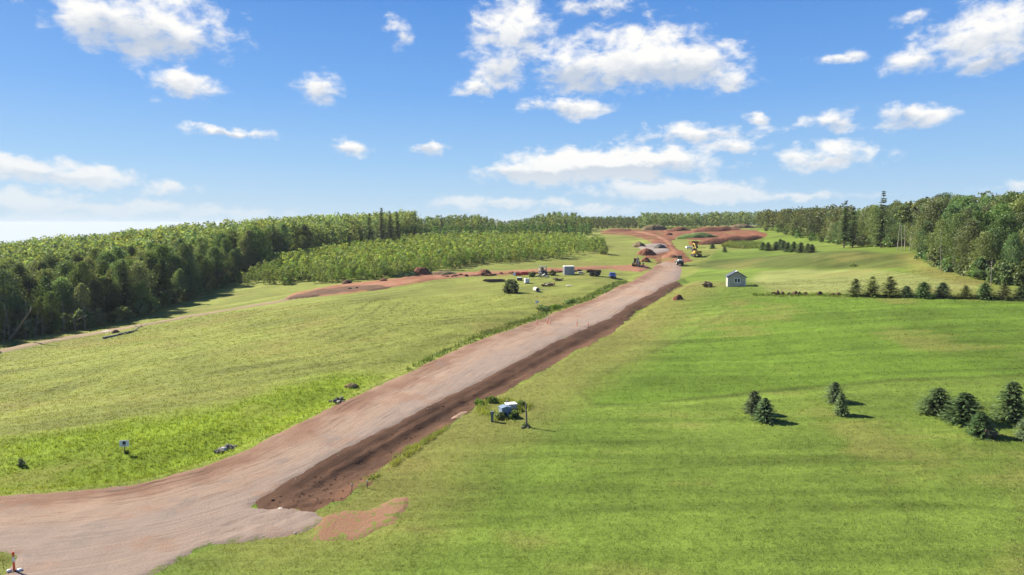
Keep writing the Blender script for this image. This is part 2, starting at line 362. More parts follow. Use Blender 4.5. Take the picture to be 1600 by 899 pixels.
def soil_mat(name, c_main, c_alt, c_dark, streak=1.0, stone=0.0, c_edge=None, c_far=None, fr=(5.5, 8.0), patchy=0, tyres=False, eamp=3.2):
    """bare ground: colour streaks follow the 'u' attribute (metres from the edge), grass creeps in where 'edge' is small"""
    m = bpy.data.materials.new(name); m.use_nodes = True; t = NT(m.node_tree); b = t.n['Principled BSDF']
    g = t.add('ShaderNodeNewGeometry').outputs['Position']
    u = t.add('ShaderNodeAttribute', attribute_name='u').outputs['Fac']; v = t.add('ShaderNodeAttribute', attribute_name='v').outputs['Fac']
    e = t.add('ShaderNodeAttribute', attribute_name='edge').outputs['Fac']
    gc = t.add('ShaderNodeVertexColor', layer_name='Col').outputs[0]
    cv = t.add('ShaderNodeCombineXYZ'); t.put(cv.inputs[0], u); t.put(cv.inputs[1], t.m('MULTIPLY', v, 0.045))
    s1 = t.noise(cv.outputs[0], 0.9, 5, 0.6, 0.3); s2 = t.noise(cv.outputs[0], 3.6, 3, 0.6)
    n1 = t.noise(g, 0.30, 6, 0.62); n2 = t.noise(g, 5.5, 6, 0.7); n3 = t.noise(g, 22, 3, 0.7)
    a = t.m('ADD', t.m('MULTIPLY', s1, streak), t.m('MULTIPLY', n1, 1.6 - streak))
    c = t.mix(t.ss(a, 0.62, 0.98), c_main, c_alt)
    if c_edge: c = t.mix(t.m('MULTIPLY', t.ss(t.m('MULTIPLY_ADD', t.m('SUBTRACT', n1, 0.5), 5.0, u), 4.8, 2.2), 0.9), c, c_edge)
    if c_far: c = t.mix(t.m('MULTIPLY', t.ss(t.m('MULTIPLY_ADD', t.m('SUBTRACT', n1, 0.5), 4.0, u), fr[0], fr[1]), 0.75), c, c_far)
    c = t.mix(t.ss(t.noise(g, 0.10, 5, 0.6), 0.48, 0.66, 0, 0.55), c, c_dark if not c_edge else c_alt)
    c = t.mix(t.ss(t.m('ADD', s2, t.m('MULTIPLY', n1, 0.6)), 0.88, 1.08, 0, 0.7 * streak), c, c_dark)
    c = t.mix(t.ss(n2, 0.58, 0.75, 0, 0.6), c, c_dark)
    if tyres:
        wob = t.m('MULTIPLY', t.m('SUBTRACT', t.noise(g, 0.12, 3), 0.5), 2.6); uw = t.m('ADD', u, wob)
        for uc, hw, am in ((1.3, .22, .8), (2.1, .16, .65), (3.4, .20, .4), (4.3, .18, .4), (6.2, .22, .25), (7.9, .22, .25)):
            band = t.ss(t.m('ABSOLUTE', t.m('SUBTRACT', uw, uc)), hw * .4, hw, am, 0)
            c = t.mix(t.m('MULTIPLY', band, t.ss(t.m('ADD', t.noise(g, 0.16, 3, .6), t.m('MULTIPLY', n2, .35)), .60, .76)), c, tuple(q * .62 for q in c_dark))
        s3 = t.noise(cv.outputs[0], 8.0, 3, 0.65)
        c = t.mix(t.ss(s3, 0.50, 0.72, 0, 0.45), c, tuple(q * 1.15 for q in c_alt)); c = t.mix(t.ss(s3, 0.48, 0.30, 0, 0.4), c, c_dark)
        c = t.mix(t.ss(t.noise(g, 0.22, 6, .68), 0.54, 0.68, 0, .6), c, (0.150, 0.125, 0.113))
        c = t.mix(t.ss(t.noise(t.vm('ADD', g, (40, 13, 0)), 0.17, 5, .65), 0.52, 0.66, 0, .5), c, (0.215, 0.122, 0.080))
    k = t.m('MULTIPLY_ADD', n3, 0.7, 0.66); kv = t.add('ShaderNodeCombineXYZ'); [t.put(kv.inputs[i], k) for i in range(3)]
    c = t.vm('MULTIPLY', c, kv.outputs[0])
    if stone: c = t.mix(t.ss(t.noise(g, 9, 2, 0.5), 0.68, 0.74, 0, stone), c, (0.34, 0.30, 0.27))
    ed = t.m('ADD', e, t.m('MULTIPLY', t.m('SUBTRACT', t.noise(g, 1.6, 5, 0.7), 0.5), eamp))
    c = t.mix(t.ss(ed, -0.1, 0.55), gc, c)
    if patchy: c = t.mix(t.ss(t.noise(g, 0.09, 5, 0.65), patchy, patchy + .1, 0, .8), c, gc)
    t.put(b.inputs['Base Color'], c); b.inputs['Roughness'].default_value = 0.95; b.inputs['Specular IOR Level'].default_value = 0.15
    bp = t.add('ShaderNodeBump'); bp.inputs['Strength'].default_value = 0.8; bp.inputs['Distance'].default_value = 0.10
    t.put(bp.inputs['Height'], t.m('ADD', n2, t.m('ADD', t.m('MULTIPLY', n3, 0.35), t.m('MULTIPLY', s2, 0.8)))); t.put(b.inputs['Normal'], bp.outputs[0])
    return m
M['road'] = soil_mat('gravel_road', (0.232, 0.170, 0.132), (0.275, 0.196, 0.144), (0.122, 0.072, 0.048), 1.0, 0.2, (0.150, 0.078, 0.050), (0.205, 0.166, 0.144), (5.5, 8.0), 0, True)
M['ditch'] = soil_mat('turned_earth', (0.066, 0.033, 0.019), (0.098, 0.052, 0.031), (0.036, 0.019, 0.012), 1.0, 0.12, None, (0.150, 0.074, 0.042), (3.8, 5.0))
M['clay'] = soil_mat('red_clay', (0.220, 0.096, 0.054), (0.265, 0.142, 0.090), (0.130, 0.050, 0.028), 0.9, 0.1, None, None, (5, 8), .55)
M['clay_dark'] = soil_mat('dark_red_soil', (0.130, 0.050, 0.028), (0.190, 0.080, 0.045), (0.072, 0.029, 0.018), 0.5, 0.1, None, None, (5, 8), 0.56)
M['brown_soil'] = soil_mat('brown_topsoil', (0.082, 0.048, 0.030), (0.120, 0.068, 0.042), (0.045, 0.027, 0.018), 0.6)
M['track'] = soil_mat('pale_track', (0.205, 0.160, 0.095), (0.230, 0.170, 0.110), (0.130, 0.095, 0.058), 0.7)
M['pale_gravel'] = soil_mat('pale_gravel_spread', (0.21, 0.175, 0.155), (0.24, 0.20, 0.175), (0.14, 0.115, 0.10), 0.4)
M['sand'] = soil_mat('sandy_orange_soil', (0.225, 0.130, 0.078), (0.205, 0.112, 0.066), (0.140, 0.082, 0.048), 0.3, eamp=13.0)
M['puddle'] = soil_mat('pale_washed_clay', (0.36, 0.26, 0.21), (0.30, 0.20, 0.155), (0.18, 0.10, 0.07), 0.3)
M['gravel_pile'] = principled('dark_gravel', (0.085, 0.078, 0.075), 0.95, 0.45, 3, bump=0.6)
M['mound'] = principled('mound_soil', (0.150, 0.058, 0.032), 0.95, 0.45, 1.2, bump=0.7)
M['mound_dry'] = principled('weedy_mound_soil', (0.10, 0.10, 0.040), 0.95, 0.3, 0.8, bump=0.7, col2=(0.115, 0.058, 0.038))
M['green_mound'] = principled('grassy_mound', (0.085, 0.135, 0.028), 0.95, 0.3, 0.6, bump=0.7)

# ------------------------------------------------------------------ bare-ground outlines (world polygons traced once on the terrain)
DRIVE = P2([(500, 797), (512, 806), (500, 822), (470, 838), (420, 846), (350, 851), (310, 862), (270, 885), (245, 899)])
ROAD = ROAD_L + P2([(1036, 409), (1068, 412)]) + ROAD_R[::-1] + DRIVE + [(-24.0, 33), (-30, 20), (-36, -20), (-52, -20), (-46, 20)] + P2([(4, 899), (14, 872), (0, 866)]) + [(-50, 40), (-95, 41)]
def offset_pl(P, d):
    o = []
    for i, p in enumerate(P):
        a, b = P[max(i - 1, 0)], P[min(i + 1, len(P) - 1)]; dx, dy = b[0] - a[0], b[1] - a[1]; L = math.hypot(dx, dy); o.append((p[0] - dy / L * d, p[1] + dx / L * d))
    return o
DITCH = offset_pl(ROAD_R, 1.3)[::-1] + P2([(385, 803)]) + DITCH_R
CLAY = P2([(1018, 417), (1022, 405), (1005, 404), (1006, 392), (1015, 380), (1000, 372), (975, 368), (935, 366), (935, 362), (985, 359), (1040, 360), (1110, 359), (1180, 360), (1200, 366), (1195, 375), (1160, 377), (1100, 377), (1060, 374), (1052, 377), (1060, 390), (1078, 402), (1082, 409), (1068, 412), (1036, 409)])
CLAYROAD = P2([(1028, 410), (1030, 400), (1046, 393), (1040, 384), (1030, 376), (1016, 369), (985, 364), (988, 362.2), (1018, 364.5), (1040, 371), (1052, 380), (1061, 392), (1064, 411)])
SIDE = P2([(1003, 428), (985, 424), (950, 421), (880, 425), (800, 430), (720, 434), (650, 443), (600, 452), (540, 460), (470, 466), (440, 469), (455, 459), (500, 449), (560, 442), (610, 436), (650, 431), (720, 426), (800, 423), (880, 419), (950, 415), (1000, 413), (1018, 417)])
SOILD = P2([(436, 470), (455, 463), (500, 453), (550, 447), (600, 446), (615, 449), (600, 453), (540, 459), (490, 465), (450, 470)])
TRACK = P2([(-40, 556), (0, 546), (60, 534), (120, 523), (180, 513), (230, 505), (300, 492), (380, 479), (440, 469), (475, 462), (477, 466), (440, 472.5), (380, 482.5), (300, 496), (230, 509), (180, 518), (120, 529), (60, 540), (0, 553), (-40, 562)])
PATCH = P2([(500, 806), (530, 800), (570, 796), (590, 786), (606, 776), (640, 776), (650, 788), (630, 806), (618, 826), (590, 838), (560, 843), (520, 846), (462, 848), (480, 824)])
POND = P2([(694, 648), (715, 640), (735, 640), (728, 650), (706, 655)])
WET = P2([(995, 386), (1018, 381), (1044, 384), (1050, 394), (1030, 398), (1003, 396)])
OVER = [ROAD, DITCH, CLAY, SIDE, TRACK, PATCH]

# ------------------------------------------------------------------ grass colour over the fields (albedo)
LUSH = P2([(-40, 772), (0, 690), (120, 672), (240, 655), (330, 636), (430, 606), (520, 585), (600, 580), (560, 612), (480, 652), (400, 695), (330, 722), (250, 747), (150, 764), (0, 773)])
MOWN = P2([(1172, 440), (1190, 424), (1250, 421), (1340, 421), (1420, 427), (1500, 440), (1540, 450), (1500, 455), (1340, 460), (1200, 455)])
BANK = P2([(1080, 414), (1120, 405), (1250, 396), (1380, 394), (1420, 396), (1420, 420), (1300, 420), (1180, 419), (1110, 421)])
DRYB = P2([(1400, 395), (1430, 395), (1450, 412), (1500, 430), (1560, 445), (1500, 446), (1430, 425)])
RIGHTF = P2([(905, 610), (930, 585), (1010, 555), (1100, 520), (1180, 466), (1400, 466), (1640, 474), (1640, 585), (1400, 592), (1200, 610), (1000, 630), (930, 632)])
DARKG = P2([(395, 790), (560, 742), (760, 690), (1000, 640), (1000, 780), (700, 820), (520, 800)])
SWATH = [(P2(l), w_, a_) for l, w_, a_ in (
 ([(905, 612), (925, 632), (1000, 632), (1200, 611), (1400, 594), (1640, 585)], 0.8, 0.36), ([(930, 640), (1100, 628), (1300, 612), (1640, 596)], 1.2, -0.22),
 ([(905, 610), (960, 575), (1040, 540), (1110, 505), (1170, 470)], 1.0, 0.22), ([(860, 610), (930, 570), (1030, 525), (1120, 480)], 1.4, -0.16),
 ([(0, 640), (200, 560), (330, 530), (450, 500), (560, 473), (650, 455)], 0.6, 0.2), ([(0, 655), (220, 572), (360, 538), (480, 506), (600, 475)], 0.9, -0.2), ([(90, 660), (300, 590), (480, 545), (620, 500), (700, 465)], 0.6, 0.18),
 ([(480, 525), (540, 500), (580, 470)], 0.5, 0.3), ([(500, 527), (560, 503), (600, 473)], 0.5, 0.3), ([(520, 530), (585, 503), (625, 472)], 0.5, 0.26), ([(545, 533), (605, 508), (655, 470)], 0.5, 0.26), ([(575, 535), (640, 505), (700, 468)], 0.5, 0.22),
 ([(700, 790), (1000, 735), (1300, 715), (1640, 720)], 0.8, 0.2), ([(640, 830), (900, 800), (1300, 780), (1640, 800)], 0.8, 0.2), ([(900, 700), (1200, 670), (1400, 665)], 0.8, 0.15),
 ([(1195, 505), (1400, 495), (1640, 500)], 0.6, 0.2), ([(1100, 540), (1400, 530), (1640, 540)], 0.7, 0.2), ([(1040, 565), (1350, 555), (1640, 560)], 0.7, 0.18), ([(1160, 478), (1400, 478), (1640, 484)], 0.6, -0.2))]
BASEC = dict(left=(0.148, 0.170, 0.038), right=(0.102, 0.150, 0.023), lush=(0.145, 0.212, 0.012), mown=(0.185, 0.205, 0.066), bank=(0.070, 0.090, 0.020), dry=(0.165, 0.145, 0.045), deep=(0.082, 0.140, 0.015))
def grass_color(x, y):
    x = np.asarray(x, float); y = np.asarray(y, float)
    A = lambda k: np.array(BASEC[k])[None, :]
    mixc = lambda c, k, f: c * (1 - f[:, None]) + A(k) * f[:, None]
    d, s, _ = pl_dist(x, y, ROAD_R); lf = sst(s * d, -2, 6)
    c = mixc(np.repeat(A('right'), len(x), 0), 'left', lf)
    nz = (fbm(x, y, 0.11, 21, 4) - 0.5) * 10
    inn = (y < 260) & (y > 25)
    def zone(P, soft, c, k, amt=1.0, nk=1.0):
        f = np.zeros(len(x)); ii = inn & (x > min(p[0] for p in P) - 15) & (x < max(p[0] for p in P) + 15)
        if ii.any(): f[ii] = sst(sdist(x[ii], y[ii], P) + nz[ii] * nk * 0.5, -soft, soft) * amt
        return mixc(c, k, f)
    c = zone(RIGHTF, 0.6, c, 'deep', 0.85, 0.12)
    c = zone(LUSH, 3, c, 'lush', 0.95)
    c = zone(MOWN, 2.0, c, 'mown', 0.9, 0.4)
    c = zone(BANK, 1.8, c, 'bank', 1.0, 0.4)
    c = zone(DRYB, 3, c, 'dry', 0.7)
    c = zone(DARKG, 4, c, 'deep', 0.3)
    # broad patches, mowing lines, dry blotches
    n1 = fbm(x, y, 0.045, 31, 4); n2 = fbm(x, y, 0.22, 41, 4)
    k = 1 + (n1 - 0.5) * 0.45 + (n2 - 0.5) * 0.40
    ang = np.where(lf > 0.5, R(28), R(-4)); ca, sa = np.cos(ang), np.sin(ang)
    u = x * ca + y * sa; v = -x * sa + y * ca
    st = fbm(u * 0.05, v, 0.75, 51, 3); st2 = fbm(u * 0.03, v, 0.30, 61, 2)
    k += (st - 0.5) * 0.7 + (st2 - 0.5) * 0.25
    c = c * np.clip(k, 0.5, 1.6)[:, None]
    dr = sst(fbm(x, y, 0.09, 71, 5) + 0.35 * (st - 0.5), 0.56, 0.74) * 0.45
    c = mixc(c, 'dry', dr)
    dr = sst(fbm(x, y, 0.13, 81, 4), 0.62, 0.76) * 0.1
    c = mixc(c, 'deep', dr)
    for L_, wd_, am_ in SWATH:
        ii = inn & (x > min(p[0] for p in L_) - 5) & (x < max(p[0] for p in L_) + 5)
        if ii.any():
            d_, s_, _ = pl_dist(x[ii], y[ii], L_); c[ii] *= (1 - am_ * (1 - sst(d_ + nz[ii] * 0.05, 0, wd_)) * (0.4 + vnoise(x[ii], y[ii], 0.3, 3)))[:, None]
    # worn yellow verge right of the ditch, and the red-tinged strip
    d3, s3, _ = pl_dist(x, y, DITCH_R); d3 = -d3 * s3
    c = mixc(c, 'dry', sst(d3, -1, 0.5) * (1 - sst(d3 + nz * 0.5, 3, 13)) * 0.55)
    return np.clip(c, 0.004, 0.5)

# ------------------------------------------------------------------ the ground sheet
def ground():
    ys = [-400, -250, -150, -90, -50, -20, 0, 10, 18, 24, 28]; y = 31.0
    while y < 430: ys.append(y); y *= 1.0068
    while y < 9000: ys.append(y); y *= 1.06
    ss_ = list(np.linspace(-1.0, 1.0, 500)); o = 1.0; outer = []
    while o < 40: o *= 1.12; outer.append(o)
    ss_ = np.array([-q for q in outer[::-1]] + ss_ + outer); ys = np.array(ys)
    Yg, Sg = np.meshgrid(ys, ss_, indexing='ij'); Xg = Sg * (34 + 0.80 * np.maximum(Yg, 0))
    x, yy = Xg.ravel(), Yg.ravel(); z = H(x, yy)
    core = (yy > 0) & (yy < 460) & (np.abs(x) < 220); xc, yc = x[core], yy[core]; sink = np.zeros(len(xc))
    for P in OVER:
        mg = (xc > min(p[0] for p in P)) & (xc < max(p[0] for p in P)) & (yc > min(p[1] for p in P)) & (yc < max(p[1] for p in P))
        if mg.any():
            sd = sdist(xc[mg], yc[mg], P); sink[mg] = np.maximum(sink[mg], np.clip((sd - 0.7 - yc[mg] * 0.006) / (0.4 + yc[mg] * 0.006), 0, 1) * (0.12 + yc[mg] * 0.003))
    z[core] -= sink
    nr, nc = Yg.shape; i = np.arange(nr - 1)[:, None] * nc + np.arange(nc - 1)[None, :]; i = i.ravel()
    Fq = np.c_[i, i + 1, i + nc + 1, i + nc]
    o = np_mesh('ground', np.c_[x, yy, z], Fq, M['ground'], col=grass_color(x, yy), smooth=True)
    return tag(o, kind='structure')
ground()

def resample(P, step_k, ragged=0.25, seed=0):
    out = []
    for (a, b) in zip(P, P[1:] + P[:1]):
        L = math.hypot(b[0] - a[0], b[1] - a[1]); st = max(0.3, 0.007 * max(30, (a[1] + b[1]) / 2)) * step_k; n = max(1, int(L / st))
        for k in range(n): out.append((a[0] + (b[0] - a[0]) * k / n, a[1] + (b[1] - a[1]) * k / n))
    o = np.array(out); nx = (fbm(o[:, 0], o[:, 1], 0.5, 91 + seed, 3) - 0.5); ny = (fbm(o[:, 0], o[:, 1], 0.5, 97 + seed, 3) - 0.5)
    return o + np.c_[nx, ny] * 2.4 * ragged
def sheet(name, P, mat, off, ragged=0.35, ref=None, step=1.0, zfun=None, grass=None):
    B = resample([tuple(p) for p in P], 0.8 * step, ragged, len(name)); BP = [tuple(b) for b in B]
    pts = []; y = min(b[1] for b in BP); y1 = max(b[1] for b in BP); row = 0
    while y < y1:
        st = max(0.32, 0.0075 * max(y, 30)) * step; xs = np.arange(B[:, 0].min() + (row % 2) * st / 2, B[:, 0].max(), st)
        if len(xs): pts.append(np.c_[xs, np.full(len(xs), y)])
        y += st * 0.9; row += 1
    pts = np.concatenate(pts) if pts else np.zeros((0, 2))
    if len(pts):
        sd = sdist(pts[:, 0], pts[:, 1], BP); pts = pts[sd > 0.2 * step]
    allp = np.r_[B, pts]; nb = len(B)
    v, e, f, *_ = delaunay_2d_cdt([Vector(p) for p in allp], [], [list(range(nb))], 1, 1e-5)
    V = np.array([(q.x, q.y) for q in v]); Fa = np.array([t[:3] for t in f])
    a, b, c = V[Fa[:, 0]], V[Fa[:, 1]], V[Fa[:, 2]]
    flip = (b[:, 0] - a[:, 0]) * (c[:, 1] - a[:, 1]) - (b[:, 1] - a[:, 1]) * (c[:, 0] - a[:, 0]) < 0
    Fa[flip] = Fa[flip][:, ::-1]
    x, yv = V[:, 0], V[:, 1]; z = H(x, yv) + off * (1 + yv / 60)
    if zfun is not None: z = z + zfun(x, yv)
    ed, _, _ = pl_dist(x, yv, BP + [BP[0]])
    z -= (1 - sst(ed, 0, 0.5 + yv * 0.004)) * (off * (1 + yv / 60) + 0.03 + yv * 0.0004)
    if grass: ed = np.min([pl_dist(x, yv, g)[0] for g in grass], axis=0)
    rd, _, ra = pl_dist(x, yv, ref or BP)
    o = np_mesh(name, np.c_[x, yv, z], Fa, mat, col=grass_color(x, yv), smooth=True, attrs={'u': rd, 'v': ra, 'edge': ed})
    return tag(o, kind='structure')
rut = lambda x, y: (fbm(x, y, 0.8, 5, 3) - 0.5) * 0.10
sheet('road', ROAD, M['road'], 0.065, 0.30, ROAD_L, 1.0, rut, [ROAD_L, DRIVE, [(-50, 40), (-95, 41)]])
sheet('ditch', DITCH, M['ditch'], 0.03, 0.9, ROAD_R, 0.8, None, [DITCH_R[1:]])
CLAYREF = P2([(1040, 430), (1045, 405), (1052, 392), (1040, 376), (1010, 366), (985, 362)])
sheet('cleared_ground', CLAY, M['clay_dark'], 0.04, 0.8, None, 1.0, lambda x, y: (fbm(x, y, 0.25, 15, 3) - 0.5) * 0.8)
sheet('clay_road', CLAYROAD, M['clay'], 0.065, 0.5, CLAYREF, 1.0, lambda x, y: (fbm(x, y, 0.25, 15, 3) - 0.5) * 0.8)
sheet('clay_track', SIDE, M['clay'], 0.06, 0.6, P2([(1000, 418), (880, 422), (720, 430), (560, 450), (440, 469)]), 1.0)
sheet('dark_soil', SOILD, M['brown_soil'], 0.085, 0.8, None, 1.0)
sheet('footpath', TRACK, M['track'], 0.05, 0.3, None, 1.0)
sheet('dirt_patch', PATCH, M['sand'], 0.05, 0.8, None, 0.8)
sheet('washed_clay', POND, M['puddle'], 0.11, 0.5, None, 0.7)
sheet('gravel_spread', WET, M['pale_gravel'], 0.085, 0.6, None, 1.0, lambda x, y: (fbm(x, y, 0.25, 15, 3) - 0.5) * 0.8)

# ------------------------------------------------------------------ vegetation archetypes (arrays)
def leaf_quads(rg, C, size, upbias=0.3, colr=(0.8, 1.2), hue=0.07):
    n = len(C); nv = rg.normal(size=(n, 3)); nv[:, 2] = np.abs(nv[:, 2]) + upbias; nv /= np.linalg.norm(nv, axis=1)[:, None]
    a = np.cross(nv, rg.normal(size=(n, 3))); a /= np.linalg.norm(a, axis=1)[:, None]; b = np.cross(nv, a)
    s = (size * rg.uniform(0.6, 1.3, n))[:, None] if np.ndim(size) == 0 else (size * rg.uniform(0.6, 1.3, n))[:, None]
    a = a * s * 0.5; b = b * s * 0.36
    V = np.stack([C - a, C - b + nv * s * .08, C + a, C + b - nv * s * .08], 1).reshape(-1, 3)
    Fq = np.arange(4 * n).reshape(n, 4)
    k = rg.uniform(*colr, n); h = rg.normal(0, hue, n)
    c = np.c_[k * (1 + h), k, k * (1 - h)]
    return V, Fq, np.repeat(np.clip(c, 0.05, 3), 4, 0)
def broad_crown(seed, h, rad, z0, nclump, nleaf, lsize, top=0.75):
    rg = np.random.default_rng(seed); C = []; K = []
    for i in range(nclump):
        t = (i + rg.uniform(0, 1)) / nclump; z = z0 + (h - z0) * (0.08 + 0.86 * t)
        rr = rad * math.sin(math.pi * min(1, (0.18 + 0.80 * t ** 0.85))) ** 0.8 * rg.uniform(0.45, 1.0); a = rg.uniform(0, 6.283)
        cr = (0.20 * (h - z0) * rg.uniform(0.65, 1.15)) * (0.55 + 0.6 * math.sin(math.pi * min(1, 0.2 + 0.75 * t)))
        d = rg.normal(size=(nleaf, 3)); d /= np.linalg.norm(d, axis=1)[:, None]
        p = d * (cr * rg.uniform(0.45, 1.12, nleaf))[:, None]; p[:, 2] *= 0.72
        C.append(p + [rr * 0.8 * math.cos(a), rr * 0.8 * math.sin(a), z]); K.append(np.full(nleaf * 4, rg.uniform(0.8, 1.22)))
    C = np.concatenate(C); C[:, 2] = np.maximum(C[:, 2], 0.15)
    V, Fq, c = leaf_quads(rg, C, lsize); return V, Fq, c * np.concatenate(K)[:, None]
def bush_crown(seed, h, r, n, lsize):
    rg = np.random.default_rng(seed); d = rg.normal(size=(n, 3)); d[:, 2] = np.abs(d[:, 2]); d /= np.linalg.norm(d, axis=1)[:, None]
    k = 1 + 0.22 * np.sin(3.1 * d[:, 0] + seed) * np.sin(3.7 * d[:, 1] + 2 * seed) + 0.12 * np.sin(7 * d[:, 2] + 5 * d[:, 0] + seed)
    p = d * (k * rg.uniform(0.5, 1.0, n) ** 0.5)[:, None] * [r, r, h * .92]
    p[:, :2] *= (0.72 + 0.28 * np.minimum(1, p[:, 2] / (0.35 * h)))[:, None]; p[:, 2] += 0.03
    V, Fq, c = leaf_quads(rg, p, lsize); return V, Fq, c * np.repeat(0.9 + 0.35 * np.sin(5 * d[:, 0] + 4 * d[:, 1] + seed), 4)[:, None]
def conifer_crown(seed, h, rad, z0, whorls, per, nseg, lsize, droop=0.25, sparse=0.0, prof=0.85):
    rg = np.random.default_rng(seed); Vs = []; Cs = []
    for i in range(whorls):
        t = i / (whorls - 1); z = z0 + (h - z0) * t; R0 = rad * (1 - t) ** prof + 0.02 * h * (1 - t) + 0.012 * h
        if rg.random() < sparse: continue
        for k in range(per if t < 0.8 else max(4, per - 3)):
            a = rg.uniform(0, 6.283); L = R0 * rg.uniform(0.55, 1.25); dr = droop * rg.uniform(0.4, 1.4)
            kk = rg.uniform(0.7, 1.3)
            for j in range(nseg):
                s0 = (j + 0.2) / nseg; q = L * s0
                p = np.array([math.cos(a) * q, math.sin(a) * q, z - dr * q * (1 - 0.55 * s0)])
                ln = lsize * (0.72 + 0.28 * (1 - t)) * (1.15 - 0.5 * s0) * rg.uniform(0.7, 1.2); aa = a + rg.normal(0, 0.55)
                d = np.array([math.cos(aa), math.sin(aa), -dr * 0.5 + rg.normal(0, 0.25)]); wv = np.array([-math.sin(aa), math.cos(aa), rg.normal(0, 0.5)]) * 0.32
                Vs += [p - wv * ln * .6, p + d * ln * .9, p + wv * ln * .6, p - d * ln * 0.35]
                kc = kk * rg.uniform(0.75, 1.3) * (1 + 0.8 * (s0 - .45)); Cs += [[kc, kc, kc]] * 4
    for j in range(10):                       # leader
        z = h * (0.9 + 0.115 * j / 10); a = rg.uniform(0, 6.28); ln = lsize * 0.45
        p = np.array([0, 0, z]); d = np.array([math.cos(a) * .5, math.sin(a) * .5, .8])
        wv = np.array([-math.sin(a), math.cos(a), 0]) * .2
        Vs += [p - wv * ln, p + d * ln, p + wv * ln, p - d * ln * .3]; Cs += [[1.1, 1.1, 1.1]] * 4
    V = np.array(Vs); return V, np.arange(len(V)).reshape(-1, 4), np.array(Cs)
def trunk_mb(seed, h, r, limbs=5, z0=0.35):
    rg = random.Random(seed); mb = MB(); path = [(0, 0, -0.5)]; x = y = 0
    for i in range(1, 7):
        x += rg.uniform(-.02, .02) * h; y += rg.uniform(-.02, .02) * h; path.append((x, y, h * 0.9 * i / 6))
    mb.tube(path, [r * (1.25 - 1.1 * i / 6) for i in range(7)], 6)
    for k in range(limbs):
        t = z0 + (0.85 - z0) * k / max(1, limbs - 1); i = min(5, int(t * 6 / 0.9)); p = Vector(path[i]).lerp(Vector(path[i + 1]), t * 6 / 0.9 - i)
        a = rg.uniform(0, 6.28); L = h * rg.uniform(0.14, 0.24) * (1.15 - t)
        mb.tube([p, p + Vector((math.cos(a) * L * .6, math.sin(a) * L * .6, L * .5)), p + Vector((math.cos(a) * L, math.sin(a) * L, L * 1.1))], [r * .4, r * .25, r * .1], 5)
    return mb
class Proto:                                   # a tree kind: root empty > trunk, crown; first placement uses the original
    def __init__(s, name, trunk, tmat, crown, cmat, trunk_first=True):
        s.root = thing(name, (0, 0, 0)); s.parts = [trunk.build('trunk', tmat, s.root), np_mesh('crown', *crown[:2], cmat, s.root, crown[2])]; s.used = False
    def place(s, loc, sc, label, cat='tree', group=None, rz=None, sxy=1.0):
        if not s.used: r = s.root; s.used = True
        else:
            r = s.root.copy(); COL.objects.link(r)
            for k in ('group',):
                if k in r: del r[k]
            for q in s.parts: c = q.copy(); COL.objects.link(c); c.parent = r
        r.location = loc; r.rotation_euler = (0, 0, random.uniform(0, 6.28) if rz is None else rz); r.scale = (sc * sxy, sc * sxy, sc)
        return tag(r, label, cat, group)
# unit-height-ish archetypes; height given in metres at scale 1
BROAD = [Proto('broadleaf_tree', trunk_mb(i, 12, 0.17, 5), M['bark'] if i % 3 else M['bark_pale'], broad_crown(100 + i, 12, [3.4, 3.0, 3.7, 3.1, 3.6, 2.8, 3.4][i], [1.2, 2.4, 1.0, 2.8, 0.6, 2.4, 1.4][i], [26, 26, 28, 24, 30, 24, 28][i], 230, 0.31), M['leaf']) for i in range(7)]
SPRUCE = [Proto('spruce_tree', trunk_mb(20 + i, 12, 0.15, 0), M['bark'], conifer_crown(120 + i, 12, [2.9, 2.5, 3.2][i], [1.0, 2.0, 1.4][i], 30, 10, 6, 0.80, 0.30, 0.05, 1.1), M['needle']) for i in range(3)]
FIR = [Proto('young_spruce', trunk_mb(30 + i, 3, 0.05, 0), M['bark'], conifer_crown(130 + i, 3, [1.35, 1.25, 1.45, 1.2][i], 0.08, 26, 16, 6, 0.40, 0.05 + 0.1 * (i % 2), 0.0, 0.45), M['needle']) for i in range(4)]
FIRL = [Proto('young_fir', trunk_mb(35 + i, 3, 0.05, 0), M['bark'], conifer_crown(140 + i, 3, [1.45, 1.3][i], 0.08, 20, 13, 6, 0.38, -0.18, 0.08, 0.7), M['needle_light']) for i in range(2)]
SAP = [Proto('sapling', trunk_mb(40 + i, 3.6, 0.035, 3), M['bark'], broad_crown(150 + i, 3.7, [0.95, 1.15, 0.85, 1.0][i], 0.25, 9, 45, 0.27), M['leaf_light']) for i in range(4)]

def lowpoly(kind, seed):
    if kind == 'broad': return broad_crown(seed, 12, 3.2, 1.5, 15, 18, 0.86)
    if kind == 'far': return broad_crown(seed, 12, 3.2, 1.5, 13, 15, 1.0)
    if kind == 'spruce': return conifer_crown(seed, 12, 1.8, 1.0, 14, 7, 3, 1.2, 0.35)
    return broad_crown(seed, 3.7, 1.0, 0.1, 7, 13, 0.46)
def stuff(name, items, arche, mat, label, cat):       # items: (x, y, z, scale, index)
    Vs, Fs, Cs, b = [], [], [], 0; rg = np.random.default_rng(len(items))
    for (x, y, z, sc, ix) in items:
        V, Fq, c = arche[ix % len(arche)]; a = rg.uniform(0, 6.28); ca, sa = math.cos(a), math.sin(a)
        Vs.append(np.c_[(V[:, 0] * ca - V[:, 1] * sa) * sc + x, (V[:, 0] * sa + V[:, 1] * ca) * sc + y, V[:, 2] * sc + z]); Fs.append(Fq + b); b += len(V)
        k = rg.uniform(0.7, 1.3); hh = rg.normal(0, 0.08); Cs.append(c * [k * (1 + hh), k, k * (1 - hh)])
    o = np_mesh(name, np.concatenate(Vs), np.concatenate(Fs), mat, col=np.concatenate(Cs)); return tag(o, label, cat, kind='stuff')

